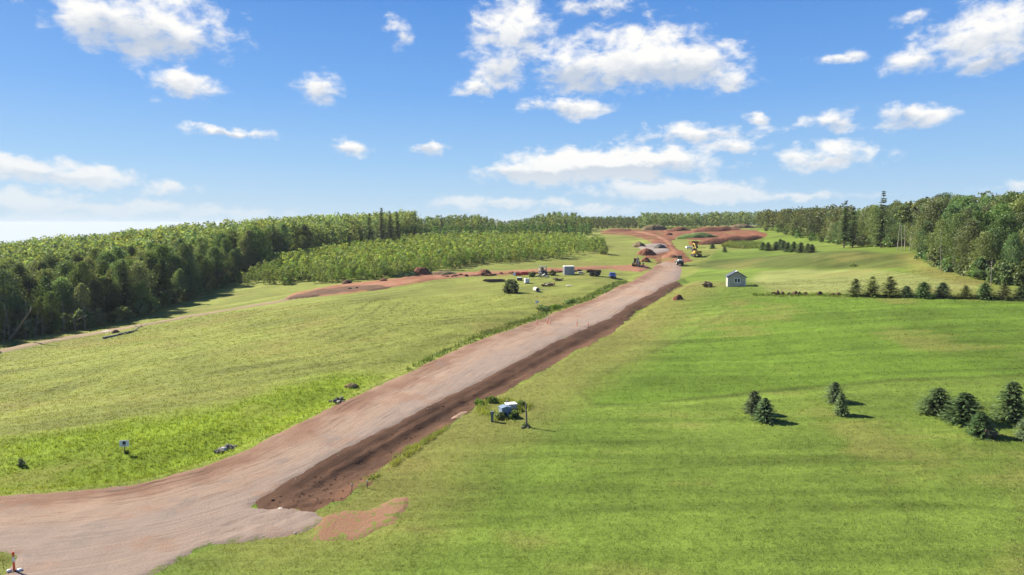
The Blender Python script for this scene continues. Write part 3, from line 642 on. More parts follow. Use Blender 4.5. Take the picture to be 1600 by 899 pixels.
# ------------------------------------------------------------------ forests
def front(lst):
    pts = [hit(a, b, H) for a, b in lst]
    return np.array([[p[0] / p[1], p[1]] for p in pts])            # slope x/y against depth
FL = front([(-150, 565), (-60, 552), (0, 533), (60, 524), (130, 514), (200, 500), (260, 480), (330, 456), (380, 433), (430, 411), (520, 393), (600, 379), (650, 372)])
FR = front([(1185, 361), (1230, 367), (1290, 379), (1340, 385), (1425, 391), (1432, 402), (1455, 414), (1495, 428), (1545, 441), (1600, 447), (1680, 462)])
def front_y(Fr, s): return np.interp(s, Fr[:, 0], Fr[:, 1])
def scatter(smin, smax, yfun0, yfun1, spacing, seed):
    """jittered points between two depth limits inside an azimuth wedge"""
    rg = np.random.default_rng(seed); out = []
    ymax = max(yfun1(smin), yfun1(smax), yfun1((smin + smax) / 2)); y = 60.0
    while y < ymax:
        xs = np.arange(smin * y, smax * y, spacing)
        xs = xs + rg.uniform(-.45, .45, len(xs)) * spacing; yy = y + rg.uniform(-.45, .45, len(xs)) * spacing
        for x, q in zip(xs, yy):
            s = x / q
            if smin <= s <= smax and yfun0(s) <= q <= yfun1(s): out.append((x, q))
        y += spacing * 0.87
    return np.array(out)
PXS = lambda px: (px - CX) / F
LZ = ((75, 'behind the leaning dead trunk'), (170, 'above the long fallen log'), (300, 'above the middle of the footpath'), (400, 'left of the thicket tip'), (520, 'behind the left half of the thicket'), (9999, 'behind the thicket near the skyline spruces'))
def zone_name(Z, x, y): return next(n for lim, n in Z if CX + F * x / y < lim)
RZ = ((1260, 'near the hilltop clearing'), (1345, 'by the two slim skyline spruces'), (1430, 'round the bare pale stems'), (1500, 'at the bulging corner above the bank'), (9999, 'above the fir row at the right edge'))
# left forest
pts = scatter(PXS(-150), PXS(648), lambda s: front_y(FL, s) + 1.5, lambda s: front_y(FL, s) + (190 if s < -0.45 else 120), 4.6, 1)
dep = np.array([q - front_y(FL, x / q) for x, q in pts]); zz = H(pts[:, 0], pts[:, 1])
order = np.argsort(pts[:, 1] + dep * 1.5); rg = np.random.default_rng(5)
near = [i for i in order if PXS(-70) < pts[i, 0] / pts[i, 1]][:200]; near_set = set(near)
LFG = 'broadleaf trees of the forest left of the meadow'
for n, i in enumerate(near):
    x, y = pts[i]; zn = zone_name(LZ, x, y); row = 'front-row' if dep[i] < 7 else 'set-back'; con = rg.random() < (0.22 if dep[i] < 14 else 0.06)
    sc = rg.uniform(0.70, 1.18) * (0.72 if dep[i] < 4 else 1)
    if con: SPRUCE[n % 3].place((x, y, zz[i]), sc * 0.95, row + ' dark spruce in the left forest ' + zn, 'tree', row + ' spruces ' + zn)
    else: BROAD[n % 7].place((x, y, zz[i]), sc, row + ' leafy tree of the left forest ' + zn, 'tree', row + ' left forest trees ' + zn, None, rg.uniform(.72, 1.12))
ARB = [lowpoly('broad', 300 + i) for i in range(5)]; ARF = [lowpoly('far', 320 + i) for i in range(5)]; ARP = [lowpoly('sap', 340 + i) for i in range(5)]
stuff('forest', [(pts[i, 0], pts[i, 1], zz[i], rg.uniform(0.78, 1.2), i) for i in range(len(pts)) if i not in near_set], ARB, M['leaf'], 'closed green forest canopy rolling away behind the left forest edge', 'forest')
UND = [Proto('understorey_bush', trunk_mb(60 + i, 3, 0.05, 3), M['bark'], broad_crown(160 + i, 3.4, 1.7, 0.0, 10, 55, 0.42), M['leaf']) for i in range(3)]
def understorey(Fr, a, b, n, seed, label, group):
    r = np.random.default_rng(seed)
    for k in range(n):
        s = PXS(a + (b - a) * (k + r.uniform(0, 1)) / n); Y = front_y(Fr, s) + r.uniform(-1.2, 1.5)
        UND[k % 3].place((s * Y, Y, h1(s * Y, Y)), r.uniform(0.6, 1.25), label + ' ' + zone_name(LZ if Fr is FL else RZ, s * Y, Y), 'bush', group + ' ' + zone_name(LZ if Fr is FL else RZ, s * Y, Y))
understorey(FL, -60, 640, 90, 3, 'low leafy bush of the left forest', 'undergrowth along the left forest edge')
understorey(FR, 1187, 1395, 22, 4, 'low leafy bush of the right wood', 'undergrowth along the right wood')
understorey(FR, 1432, 1660, 30, 6, 'low leafy bush of the right wood', 'undergrowth along the right wood')
# right forest
pts = scatter(PXS(1187), PXS(1680), lambda s: front_y(FR, s) + 1.5, lambda s: front_y(FR, s) + 70, 4.4, 2)
dep = np.array([q - front_y(FR, x / q) for x, q in pts]); zz = H(pts[:, 0], pts[:, 1])
order = np.argsort(pts[:, 1] + dep * 2.5); near = list(order[:110]); near_set = set(near)
def rh(x, y): return np.interp(x / y, [PXS(1190), PXS(1300), PXS(1420), PXS(1600)], [0.78, 0.86, 0.98, 1.08])
for n, i in enumerate(near):
    x, y = pts[i]; zn = zone_name(RZ, x, y); row = 'front-row' if dep[i] < 7 else 'set-back'; sc = rg.uniform(0.74, 1.14) * rh(x, y) * (0.75 if dep[i] < 4 else 1)
    BROAD[(n * 3) % 7].place((x, y, zz[i]), sc, row + ' leafy tree of the right wood ' + zn, 'tree', row + ' right wood trees ' + zn, None, rg.uniform(.72, 1.1))
stuff('forest', [(pts[i, 0], pts[i, 1], zz[i], rg.uniform(0.85, 1.1) * rh(*pts[i]), i) for i in range(len(pts)) if i not in near_set], ARB, M['leaf'], 'green forest canopy behind the front trees of the right wood', 'forest')
# far woods behind the cleared hilltop and behind the thicket
def wood(s0, s1, y0, y1, sp, sc, seed, label, arch, mat, prof=None):
    p = scatter(PXS(s0), PXS(s1), lambda s: y0, lambda s: y1, sp, seed); z = H(p[:, 0], p[:, 1])
    return stuff('forest', [(a[0], a[1], b, sc * rg.uniform(0.75, 1.2) * (1 if prof is None else np.interp(CX + F * a[0] / a[1], *prof)), i) for i, (a, b) in enumerate(zip(p, z))], arch, mat, label, 'forest')
wood(998, 1200, 425, 480, 4.6, 0.74, 3, 'distant line of woodland behind the cleared red hilltop', ARF, M['leaf'])
wood(645, 925, 385, 450, 5, 0.85, 4, 'distant dark woodland beyond the young thicket', ARF, M['leaf'], ((645, 700, 750, 785, 810, 860, 900, 925), (.85, .95, .9, .55, .6, .95, .9, .6)))
wood(905, 1010, 560, 640, 6, 0.62, 6, 'farthest hazy wood in the gap left of the hilltop', ARF, M['leaf'])
wood(895, 1015, 470, 520, 3.8, 0.5, 19, 'wood closing the gap left of the hilltop', ARF, M['leaf'])
wood(900, 1012, 430, 445, 3.4, 1.3, 9, 'low young growth along the far edge of the gap left of the hilltop', ARP, M['leaf'])
wood(615, 925, 335, 352, 3.0, 1.35, 8, 'taller dark belt of young trees behind the thicket', ARP, M['leaf'])
# named conifers that stand above the others
for px, by, ty, Yd, lab in ((1376, 387, 299, 192, 'tallest spruce on the skyline of the right wood'), (1318, 384, 314, 205, 'second tall spruce left of the tallest one on the right skyline'), (1331, 384, 323, 204, 'shorter spruce just right of the second tall one'),
                            (597, 378, 325, 300, 'tallest spruce on the left skyline above the thicket'), (610, 378, 330, 302, 'spruce right beside the tallest left skyline spruce'), (621, 378, 331, 304, 'rightmost spiky spruce of the left skyline group'),
                            (578, 380, 333, 292, 'leftmost spiky spruce of the left skyline group'), (690, 372, 336, 372, 'lone dark spruce on the skyline above the thicket')):
    x = PXS(px) * Yd; z = h1(x, Yd); top = CAMZ + (HZ - ty) / F * Yd * 1.0
    SPRUCE[int(px) % 3].place((x, Yd, z), max(0.5, (top - z) / 12.2), lab, 'tree', None, None, 1.0)
# birches with bare pale stems at the corner of the right wood
for k, (px, by) in enumerate(((1402, 392), (1409, 392.5), (1421, 393), (1414, 391))):
    p = hit(px, by); t = thing('birch_tree', p, 0, 'slender tree with long bare pale stem at the corner of the right wood', 'tree', 'bare pale stems at the wood corner')
    rr = random.Random(k); lean = rr.uniform(-.6, .6)
    MB().tube([(0, 0, -.4), (lean * .4, 0, 3.5), (lean, .2, 7), (lean * 1.3, .3, 10.5)], [.09, .08, .06, .03], 6).build('trunk', M['bark_pale'], t)
    c = broad_crown(400 + k, 11.5, 1.7, 7, 8, 60, 0.5); np_mesh('crown', c[0] + [lean, .2, 0], c[1], M['leaf'], t, c[2])
# thicket of young trees
THK = P2([(378, 447), (410, 420), (470, 402), (560, 386), (640, 377), (720, 373), (900, 376), (945, 384), (928, 394), (880, 403), (800, 409), (740, 414), (690, 424), (640, 432), (560, 440), (470, 444)], H)
bx = np.array(THK); cand = []
yy = bx[:, 1].min()
while yy < bx[:, 1].max():
    for xx in np.arange(bx[:, 0].min(), bx[:, 0].max(), 1.9): cand.append((xx + rg.uniform(-.8, .8), yy + rg.uniform(-.8, .8)))
    yy += 1.7
cand = np.array(cand); cand = cand[inside(cand[:, 0], cand[:, 1], THK)]; zz = H(cand[:, 0], cand[:, 1])
dens = fbm(cand[:, 0], cand[:, 1], 0.06, 7, 3); keep = rg.random(len(cand)) < np.clip(0.55 + (dens - 0.35) * 2.2, 0.3, 1); cand, zz = cand[keep], zz[keep]
fr = np.argsort(cand[:, 1] - sdist(cand[:, 0], cand[:, 1], THK) * -1.5)[:290]; frs = set(fr)
for n, i in enumerate(fr):
    zn = zone_name(((470, 'at the left tip of the thicket'), (560, 'behind the small dark bushes'), (640, 'behind the red clearing'), (740, 'behind the tall soil heap'), (840, 'behind the drain pipes and barriers'), (9999, 'at the right end of the thicket')), *cand[i])
    SAP[n % 4].place((cand[i, 0], cand[i, 1], zz[i]), rg.uniform(0.65, 1.2), 'pale green young tree ' + zn, 'sapling', 'young trees ' + zn)
stuff('thicket', [(cand[i, 0], cand[i, 1], zz[i], rg.uniform(0.6, 1.2), i) for i in range(len(cand)) if i not in frs], ARP, M['leaf_light'], 'dense pale green thicket of young trees beyond the meadow', 'thicket')

# ------------------------------------------------------------------ single conifers in the right field
def conif(px, by, hpx, kind, lab, sxy=1.0, cat='tree', group=None, ix=0):
    p = hit(px, by); sc = hpx * mpp(p[1]) / 3.2
    return kind[ix % len(kind)].place((p[0], p[1], h1(p[0], p[1]) - 0.03), sc, lab, cat, group, None, sxy * (1.3 if kind is FIR else 1.1))
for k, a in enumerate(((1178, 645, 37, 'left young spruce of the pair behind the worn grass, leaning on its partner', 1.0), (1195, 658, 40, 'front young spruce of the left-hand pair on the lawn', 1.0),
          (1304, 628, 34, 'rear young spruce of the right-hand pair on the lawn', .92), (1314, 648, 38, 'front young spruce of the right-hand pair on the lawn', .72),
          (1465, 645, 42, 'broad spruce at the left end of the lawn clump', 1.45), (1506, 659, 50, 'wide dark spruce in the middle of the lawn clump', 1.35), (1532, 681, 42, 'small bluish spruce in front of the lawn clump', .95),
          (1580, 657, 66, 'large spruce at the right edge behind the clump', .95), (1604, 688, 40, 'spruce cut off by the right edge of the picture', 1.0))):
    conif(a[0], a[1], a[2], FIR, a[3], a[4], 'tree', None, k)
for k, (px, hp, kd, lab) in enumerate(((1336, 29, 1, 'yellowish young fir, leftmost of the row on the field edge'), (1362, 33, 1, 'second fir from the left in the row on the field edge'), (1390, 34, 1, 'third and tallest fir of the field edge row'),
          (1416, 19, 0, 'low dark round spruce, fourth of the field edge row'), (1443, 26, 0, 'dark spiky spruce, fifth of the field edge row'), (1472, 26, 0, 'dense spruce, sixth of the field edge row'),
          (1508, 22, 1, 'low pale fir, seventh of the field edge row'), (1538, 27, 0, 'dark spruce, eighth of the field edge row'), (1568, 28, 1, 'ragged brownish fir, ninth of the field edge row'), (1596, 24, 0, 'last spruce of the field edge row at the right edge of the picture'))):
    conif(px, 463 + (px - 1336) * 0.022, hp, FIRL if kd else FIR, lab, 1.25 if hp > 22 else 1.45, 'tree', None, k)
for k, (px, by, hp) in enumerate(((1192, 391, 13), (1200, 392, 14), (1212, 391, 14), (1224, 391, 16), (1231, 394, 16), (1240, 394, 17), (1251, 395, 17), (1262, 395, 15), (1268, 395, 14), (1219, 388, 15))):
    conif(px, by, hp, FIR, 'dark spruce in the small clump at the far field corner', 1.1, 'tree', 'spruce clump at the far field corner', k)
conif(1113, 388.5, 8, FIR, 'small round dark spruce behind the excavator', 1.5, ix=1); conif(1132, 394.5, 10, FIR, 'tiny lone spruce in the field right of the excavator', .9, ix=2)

# ------------------------------------------------------------------ shrubs
def shrub(name, px, by, wpx, hpx, mat, lab, seed, nl=40, cat='bush', lsz=0.30, group=None):
    p = hit(px, by); k = mpp(p[1]); h = hpx * k; r = wpx * k / 2
    t = thing(name, (p[0], p[1] + r * .6, h1(p[0], p[1] + r * .6)), 0, lab, cat, group)
    c = bush_crown(seed, h, r, nl * 14, min(lsz, h * 0.3)); np_mesh('foliage', c[0], c[1], mat, t, c[2])
    mb = MB(); rr = random.Random(seed)
    for q in range(4): a = rr.uniform(0, 6.28); mb.tube([(0, 0, -.1), (math.cos(a) * r * .3, math.sin(a) * r * .3, h * .5)], [.03 * h + .01, .01], 5)
    mb.build('stem', M['bark'], t); return t
shrub('bush', 799, 459, 27, 23, M['needle'], 'large round dark green bush alone in the left meadow', 501, 110, lsz=0.34)
shrub('bush', 944, 398, 18, 17, M['leaf_light'], 'round green bush at the right tip of the thicket', 502, 90)
shrub('bush', 831, 433, 11, 7, M['leaf'], 'small dark bush beside the grey cab frame', 503)
shrub('bush', 863, 431, 12, 8, M['leaf'], 'dark bush between the cab frame and the grey container', 504)
shrub('bush', 870, 484, 26, 7, M['weed'], 'dark weedy shrubs at the meadow edge above the road', 505, 60)
shrub('bush', 850, 487, 22, 9, M['leaf'], 'darkest shrub at the meadow edge beside the small white sign', 506, 60)
shrub('bush', 892, 476, 24, 7, M['weed'], 'low leafy shrub where the meadow edge meets the road', 516, 60)
shrub('bush', 1107, 449, 15, 9, M['dry_twig'], 'pale brown leafy heap on the grass left of the shed', 507, 30, 'bush', .4)
shrub('bush', 31, 730, 12, 13, M['silver'], 'small bluish shrub in tall weeds at the lower left', 508, 14, lsz=.16)
shrub('bush', 1550, 685, 30, 15, M['dry_twig'], 'bare brown brush in front of the lawn spruce clump', 509, 30, lsz=.25)
shrub('bush', 1335, 417, 13, 5, M['leaf_light'], 'lone pale shrub on the dark green bank', 510, 20)
shrub('bush', 375, 441, 26, 18, M['leaf_light'], 'bushy sapling at the left tip of the thicket', 511, 40)
shrub('bush', 446, 446, 18, 13, M['leaf_light'], 'pale bush in front of the left end of the thicket', 512, 40)
for k, (px, by, wp) in enumerate(((470, 437, 10), (484, 436, 9), (496, 437, 9))): shrub('bush', px, by, wp, 7, M['leaf'], 'small dark bush on the strip before the thicket', 530 + k, 25, group='small dark bushes before the thicket')
for k, (px, by, wp) in enumerate(((782, 656, 22), (802, 655, 18), (768, 630, 20), (814, 637, 16), (750, 634, 18))): shrub('weed_clump', px, by, wp, 10, M['leaf_light'], 'tall green weeds growing round the blue utility box', 540 + k, 45, 'weeds', .22, 'weeds round the utility box')
shrub('weed_clump', 822, 668, 12, 6, M['weed'], 'weeds at the foot of the short wooden pole', 549, 25, 'weeds', .2)
shrub('weed_clump', 196, 709, 9, 5, M['weed'], 'grey weeds at the foot of the white sign', 548, 25, 'weeds', .15)

# ------------------------------------------------------------------ grass blades over the near fields
M['blade'] = foliage('grass_blades', (1.12, 1.12, 1.12), 0.5, 0.0, 0.0)
def blades(name, n, y0, y1, hgt, seed, label, region=None, hs_=1.0, per=4, tint=(1, 1, 1), patch=None):
    r = np.random.default_rng(seed)
    if region is None:
        Y = np.exp(r.uniform(math.log(y0), math.log(y1), n)); X = r.uniform(-0.86, 0.86, n) * Y
    else:
        P = np.array(region); X = r.uniform(P[:, 0].min(), P[:, 0].max(), n); Y = r.uniform(P[:, 1].min(), P[:, 1].max(), n)
        k = inside(X, Y, region); X, Y = X[k], Y[k]
    ok = np.ones(len(X), bool)
    for P in OVER:
        mg = ok & (X > min(p[0] for p in P)) & (X < max(p[0] for p in P)) & (Y > min(p[1] for p in P)) & (Y < max(p[1] for p in P))
        if mg.any(): ok[mg] &= sdist(X[mg], Y[mg], P) < np.maximum(r.uniform(-0.1, 0.45, mg.sum()), r.exponential(0.45, mg.sum()) * (fbm(X[mg], Y[mg], 0.5, 33, 2) > .5))
    if patch: ok &= fbm(X, Y, 0.7, 77, 3) > patch
    X, Y = X[ok], Y[ok]; n = len(X); Z = H(X, Y); c = grass_color(X, Y) * np.array(tint)
    lush = sst(c[:, 1] - c[:, 0], 0.03, 0.07); d, s_, _ = pl_dist(X, Y, ROAD_R); lf = sst(d * s_, 0, 4)
    hh = hgt * (1 + 0.1 * lf + 1.6 * lush * lf) * r.uniform(0.5, 1.5, n) * hs_
    Vs = []; Cs = []
    for k in range(per):
        a = r.uniform(0, 6.283, n); rad = 0.10 * np.sqrt(Y / 40); bx_ = X + r.normal(0, 1, n) * rad; by_ = Y + r.normal(0, 1, n) * rad
        w_ = (0.014 * (Y / 40) ** 0.9 * r.uniform(0.7, 1.4, n)) * (1 + 0.5 * lf); ln = hh * r.uniform(0.2, 0.8, n)
        V = np.stack([np.c_[bx_ - np.cos(a) * w_, by_ - np.sin(a) * w_, Z - 0.02], np.c_[bx_ + np.cos(a) * w_, by_ + np.sin(a) * w_, Z - 0.02], np.c_[bx_ + np.sin(a) * ln, by_ - np.cos(a) * ln, Z + hh]], 1)
        kc = r.uniform(0.75, 1.35, n)[:, None]; cc = c * kc * np.c_[1 + r.normal(0, .07, n), np.ones(n), np.ones(n)]
        Vs.append(V.reshape(-1, 3)); Cs.append(np.repeat(cc, 3, 0))
    V = np.concatenate(Vs)
    o = np_mesh(name, V, np.arange(len(V)).reshape(-1, 3), M['blade'], col=np.concatenate(Cs)); return tag(o, label, 'grass', kind='stuff')
blades('grass', 120000, 33, 150, 0.085, 11, 'short grass covering the fields on both sides of the road')
FRINGE = P2([(640, 583), (700, 552), (800, 515), (860, 491), (940, 461), (985, 441), (970, 436), (920, 458), (850, 481), (790, 503), (700, 540), (635, 572)])
blades('tall_grass', 16000, 0, 0, 0.30, 12, 'tall weedy grass fringe between the left meadow and the road', FRINGE, tint=(.45, .62, .6))
FRINGE2 = P2([(545, 757), (575, 738), (625, 701), (690, 662), (700, 668), (650, 706), (600, 740), (560, 760)])
blades('tall_grass', 9000, 0, 0, 0.28, 13, 'strip of tall pale grass along the field side of the ditch', FRINGE2, tint=(1.3, 1.45, 1.3), patch=.42)
WEEDP = P2([(742, 640), (760, 622), (785, 618), (806, 628), (832, 632), (826, 652), (800, 662), (775, 660), (752, 652)])
blades('tall_grass', 1500, 0, 0, 0.36, 16, 'bright tall weeds and grass round the blue utility box', WEEDP, tint=(1.35, 1.6, 1.0), patch=.5)
HEDGE = P2([(1175, 459.5), (1330, 460), (1480, 463), (1650, 467), (1650, 471), (1480, 467), (1330, 464), (1175, 463)])
blades('tall_grass', 9000, 0, 0, 0.38, 15, 'unmown strip of tall grass under the fir row on the field edge', HEDGE, tint=(.95, .95, .95))
REED = P2([(1128, 386), (1140, 381), (1165, 380), (1190, 382), (1195, 388), (1160, 389)])
blades('tall_grass', 5000, 0, 0, 1.2, 14, 'patch of tall green grass below the dark red berm', REED)

# ------------------------------------------------------------------ solid materials
M['white'] = principled('white_paint', (0.72, 0.72, 0.70), 0.5, 0.12, 3)
M['black'] = principled('black_rubber', (0.022, 0.022, 0.023), 0.75, 0.3, 5)
M['dark'] = principled('dark_steel', (0.055, 0.052, 0.05), 0.55, 0.35, 4, spec=.5)
M['steel'] = principled('grey_steel', (0.27, 0.28, 0.29), 0.5, 0.25, 3, 0.3)
M['yellow'] = principled('yellow_paint', (0.42, 0.26, 0.05), 0.6, 0.3, 3)
M['rust'] = principled('rusty_steel', (0.20, 0.085, 0.035), 0.85, 0.5, 3)
M['glass'] = principled('window_glass', (0.025, 0.030, 0.035), 0.08, 0.1, 1, spec=0.6)
M['blue'] = principled('blue_car_paint', (0.035, 0.075, 0.30), 0.3, 0.15, 2, 0.2)
M['orange'] = principled('orange_plastic', (0.75, 0.12, 0.03), 0.5, 0.15, 5)
M['red'] = principled('red_plastic', (0.48, 0.045, 0.030), 0.5, 0.25, 5)
M['siding'] = principled('grey_siding', (0.42, 0.385, 0.33), 0.75, 0.12, 2)
M['roofblue'] = principled('blue_black_roof', (0.045, 0.058, 0.085), 0.6, 0.3, 3, spec=.5)
M['roofsheen'] = principled('painted_roof_sheen', (0.20, 0.27, 0.34), 0.4, 0.2, 3, spec=.5)  # pale blue paints the skylight reflected by the sunlit shed roof
M['util'] = principled('blue_grey_paint', (0.155, 0.215, 0.285), 0.5, 0.12, 3)
M['utilgreen'] = principled('grey_green_paint', (0.12, 0.15, 0.14), 0.6, 0.2, 5)
M['concrete'] = principled('concrete', (0.42, 0.40, 0.36), 0.85, 0.2, 5, bump=.2)
M['rock'] = principled('grey_rock', (0.115, 0.105, 0.088), 0.95, 0.6, 4, bump=.4)
M['rockpale'] = principled('pale_rock', (0.45, 0.42, 0.38), 0.9, 0.25, 4, bump=.3)
M['clod'] = principled('brown_soil_clod', (0.090, 0.050, 0.030), 0.95, 0.4, 3, bump=.6)
M['pole'] = principled('weathered_pole', (0.17, 0.15, 0.125), 0.9, 0.35, 6)
M['galv'] = principled('galvanised_wall', (0.33, 0.34, 0.36), 0.5, 0.15, 2)

def ground_at(px, py): p = hit(px, py); return (p[0], p[1], h1(p[0], p[1]))
def put(name, px, py, lab, cat, rz=0.0, group=None, dz=0.0, sc=1.0):
    p = ground_at(px, py); return thing(name, (p[0], p[1], p[2] + dz), rz, lab, cat, group, sc)

# ---- mounds and heaps
def mound(px, by, wpx, hpx, mat, lab, seed, deep=0.8, name='soil_mound', amp=0.35, sub=4):
    p = ground_at(px, by); k = mpp(p[1]); w_ = wpx * k / 2; h = hpx * k
    cy_ = p[1] + w_ * deep * 0.8; N = 26 if wpx > 20 else 16; V = []; r_ = np.random.default_rng(seed)
    g = np.linspace(-1.15, 1.15, N); X_, Y_ = np.meshgrid(g, g); x, y = X_.ravel(), Y_.ravel(); wx, wy = p[0] + x * w_, cy_ + y * w_ * deep
    sc_ = 2.2 / max(w_, .5); rr_ = np.hypot(x, y) * (1 + 0.5 * (fbm(wx, wy, sc_, seed, 3) - .5))
    zt = h * np.clip(1 - rr_ ** 2.2, -0.2, 1) * (0.75 + 0.5 * fbm(wx, wy, sc_ * 1.3, seed + 40, 4)) + h * 0.22 * (fbm(wx, wy, sc_ * 5, seed + 60, 2) - .5)
    z = H(wx, wy) + np.where(rr_ < 1, np.maximum(zt, 0.0) + .02, -0.5) + .12 * (rr_ < 1); z0_ = h1(p[0], cy_)
    i = (np.arange(N - 1)[:, None] * N + np.arange(N - 1)[None, :]).ravel()
    o = np_mesh(name, np.c_[wx - p[0], wy - cy_, z - z0_], np.c_[i, i + 1, i + N + 1, i + N], mat, None, None, True); o.location = (p[0], cy_, z0_)
    return tag(o, lab, 'mound')
mound(1033, 390, 23, 7.5, M['gravel_pile'], 'dark grey gravel heap in the middle of the red dirt road', 1, .8, 'gravel_heap', .2)
mound(1024, 361, 44, 9, M['mound_dry'], 'weed grown earth mound left of the hilltop berms', 2, .5)
mound(1062, 362, 46, 6, M['mound'], 'low red earth berm right of the weedy mound', 3, .35)
mound(1117, 363, 84, 8, M['mound'], 'long red earth berm along the far edge of the hilltop', 4, .3)
mound(1160, 357, 46, 6, M['mound_dry'], 'weedy mound at the right end of the far berm', 5, .5)
mound(1140, 380, 118, 9, M['mound'], 'nearer long dark red berm above the tall grass', 6, .16)
mound(1090, 373, 66, 8, M['green_mound'], 'green grassed mound in front of the far red berm', 7, .35)
mound(965, 362, 50, 4, M['mound'], 'low red heap at the left end of the hilltop', 8, .4)
mound(1045, 368, 16, 4, M['mound'], 'small soil heap beside the curve of the red road', 9)
mound(1052, 404, 18, 4, M['mound'], 'dark soil heap behind the white roller', 10)
mound(1012, 400, 30, 9, M['mound'], 'churned red soil bank left of the road end', 12, .8)
mound(1000, 387, 22, 7, M['mound_dry'], 'weedy bank along the edge of the far left meadow', 13, 1.2)
mound(1010, 410, 16, 6, M['mound'], 'red soil heap right of the yellow backhoe', 14)
mound(757, 431, 24, 8, M['mound'], 'red soil heap on the berm left of the barriers', 15)
mound(657, 431, 34, 11, M['mound'], 'tall dark soil heap in front of the thicket', 16, .7)
mound(632, 433, 50, 6, M['green_mound'], 'grassed shoulder left of the tall soil heap', 17, .5)
mound(690, 431, 50, 5, M['mound_dry'], 'dry weedy soil right of the tall soil heap', 18, .5)
mound(541, 445, 17, 6, M['clod'], 'dark soil heap at the left end of the red clearing', 19)
mound(598, 441, 14, 4, M['mound'], 'small red heap at the back of the clearing', 20)
mound(545, 454, 11, 3.5, M['clod'], 'small dark clod heap on the front edge of the clearing', 21)
mound(556, 453, 9, 3, M['clod'], 'smaller clod beside the dark one at the clearing front', 22)
mound(1060, 469, 17, 7, M['mound'], 'reddish brown stump of earth on the grass right of the road', 23, .7)
mound(1108, 448, 10, 5, M['clod'], 'brown clod inside the pale leafy heap by the shed', 24)
mound(549, 607, 22, 5, M['mound_dry'], 'reddish spoil heap in the lush grass left of the road', 25, .6)
mound(178, 521, 12, 4, M['clod'], 'dark earth hump beside the fallen log', 26)
mb = MB(); rr = random.Random(4)
for k in range(75):
    px = 690 + (905 - 690) * (k + rr.random()) / 75; py = 433.5 - (px - 690) * 0.044 + rr.uniform(-.8, .8)
    p = ground_at(px, py); r_ = rr.uniform(0.25, 0.75); mb.lump((p[0], p[1], p[2]), (r_ * 1.2, r_, r_ * .8), k, .4, 2, .3)
tag(mb.build('soil_berm', M['mound'], None, None, True), 'broken line of red soil clods along the near side of the clay track', 'soil', kind='stuff')
mb = MB()
for k in range(300):
    t = rr.random(); i = min(len(ROAD_R) - 2, int(t * (len(ROAD_R) - 1))); u = t * (len(ROAD_R) - 1) - i
    a = np.array(ROAD_R[i]) * (1 - u) + np.array(ROAD_R[i + 1]) * u; d = np.array(ROAD_R[i + 1]) - np.array(ROAD_R[i]); d /= np.hypot(*d)
    q = a + np.array([d[1], -d[0]]) * rr.uniform(0.6, 5.5); r_ = rr.uniform(0.025, 0.065) * (1.8 if rr.random() < .06 else 1)
    if not inside(np.array([q[0]]), np.array([q[1]]), DITCH)[0]: continue
    mb.lump((q[0], q[1], h1(*q) + .08), (r_ * 1.2, r_, r_ * .9), k, .4, 1, .6)
tag(mb.build('earth_clods', M['clod'], None, None, False), 'loose clods of dark earth lying along the ditch', 'soil', kind='stuff')
mb = MB()
for k in range(1500):
    Y = math.exp(rr.uniform(math.log(36), math.log(110))); 
    t = rr.uniform(-.9, .4); q = (t * Y, Y)
    if not inside(np.array([q[0]]), np.array([q[1]]), ROAD)[0]: continue
    r_ = rr.uniform(0.02, 0.06); mb.lump((q[0], q[1], h1(*q) + .06), (r_ * 1.2, r_, r_ * .8), k, .3, 1, .6)
tag(mb.build('road_stones', M['rockpale'], None, None, False), 'small loose stones scattered over the gravel road', 'stones', kind='stuff')
for k, (px, w_, h_) in enumerate(((1208, 7, 5), (1215, 8, 6), (1223, 7, 5), (1233, 7, 4), (1241, 10, 5), (1250, 8, 5), (1259, 6, 5), (1281, 10, 5), (1301, 7, 3), (1309, 9, 4))):
    p = ground_at(px, 461); q = mpp(p[1])
    o = MB().lump((0, 0, 0), (w_ * q / 2, w_ * q * .4, h_ * q), 60 + k, .35, 2, .3).build('soil_clod', M['clod'], None, p, False)
    tag(o, 'brown lump of dug soil in the row on the field edge left of the firs', 'soil clod', 'brown soil lumps along the field edge')

# ---- rock heaps
def rockpile(px, by, wpx, hpx, n, lab, seed):
    t = put('rock_pile', px, by, lab, 'rocks'); q = mpp(t.location.y); r = random.Random(seed)
    for k in range(n):
        x = r.gauss(0, .26) * wpx * q; y = r.gauss(0, .5) ; s_ = r.uniform(.10, .25)
        MB().lump((x, y, s_ * .4 + max(0, hpx * q * .6 * (1 - abs(x) / (wpx * q * .5))) * r.random()), (s_ * 1.2, s_, s_ * .8), seed * 50 + k, .3, 1, .8).build('rock', M['rockpale'] if r.random() < .06 else M['rock'], t)
rockpile(353, 704, 26, 7, 34, 'dark grey rock pile on the grass at the road bend', 1)
rockpile(526, 628, 17, 6, 20, 'smaller grey rock pile beside the road in lush grass', 2)
for k, (px, py, s_, lab) in enumerate(((165, 519, .8, 'flat pale rock by the footpath near the fallen log'), (438, 795, .15, 'white stone at the corner of the gravel driveway'))):
    p = ground_at(px, py); tag(MB().lump((0, 0, 0), (s_ * 1.3, s_, s_ * .45), 80 + k, .25, 2, .4).build('rock', M['rockpale'], None, p, False), lab, 'rock')

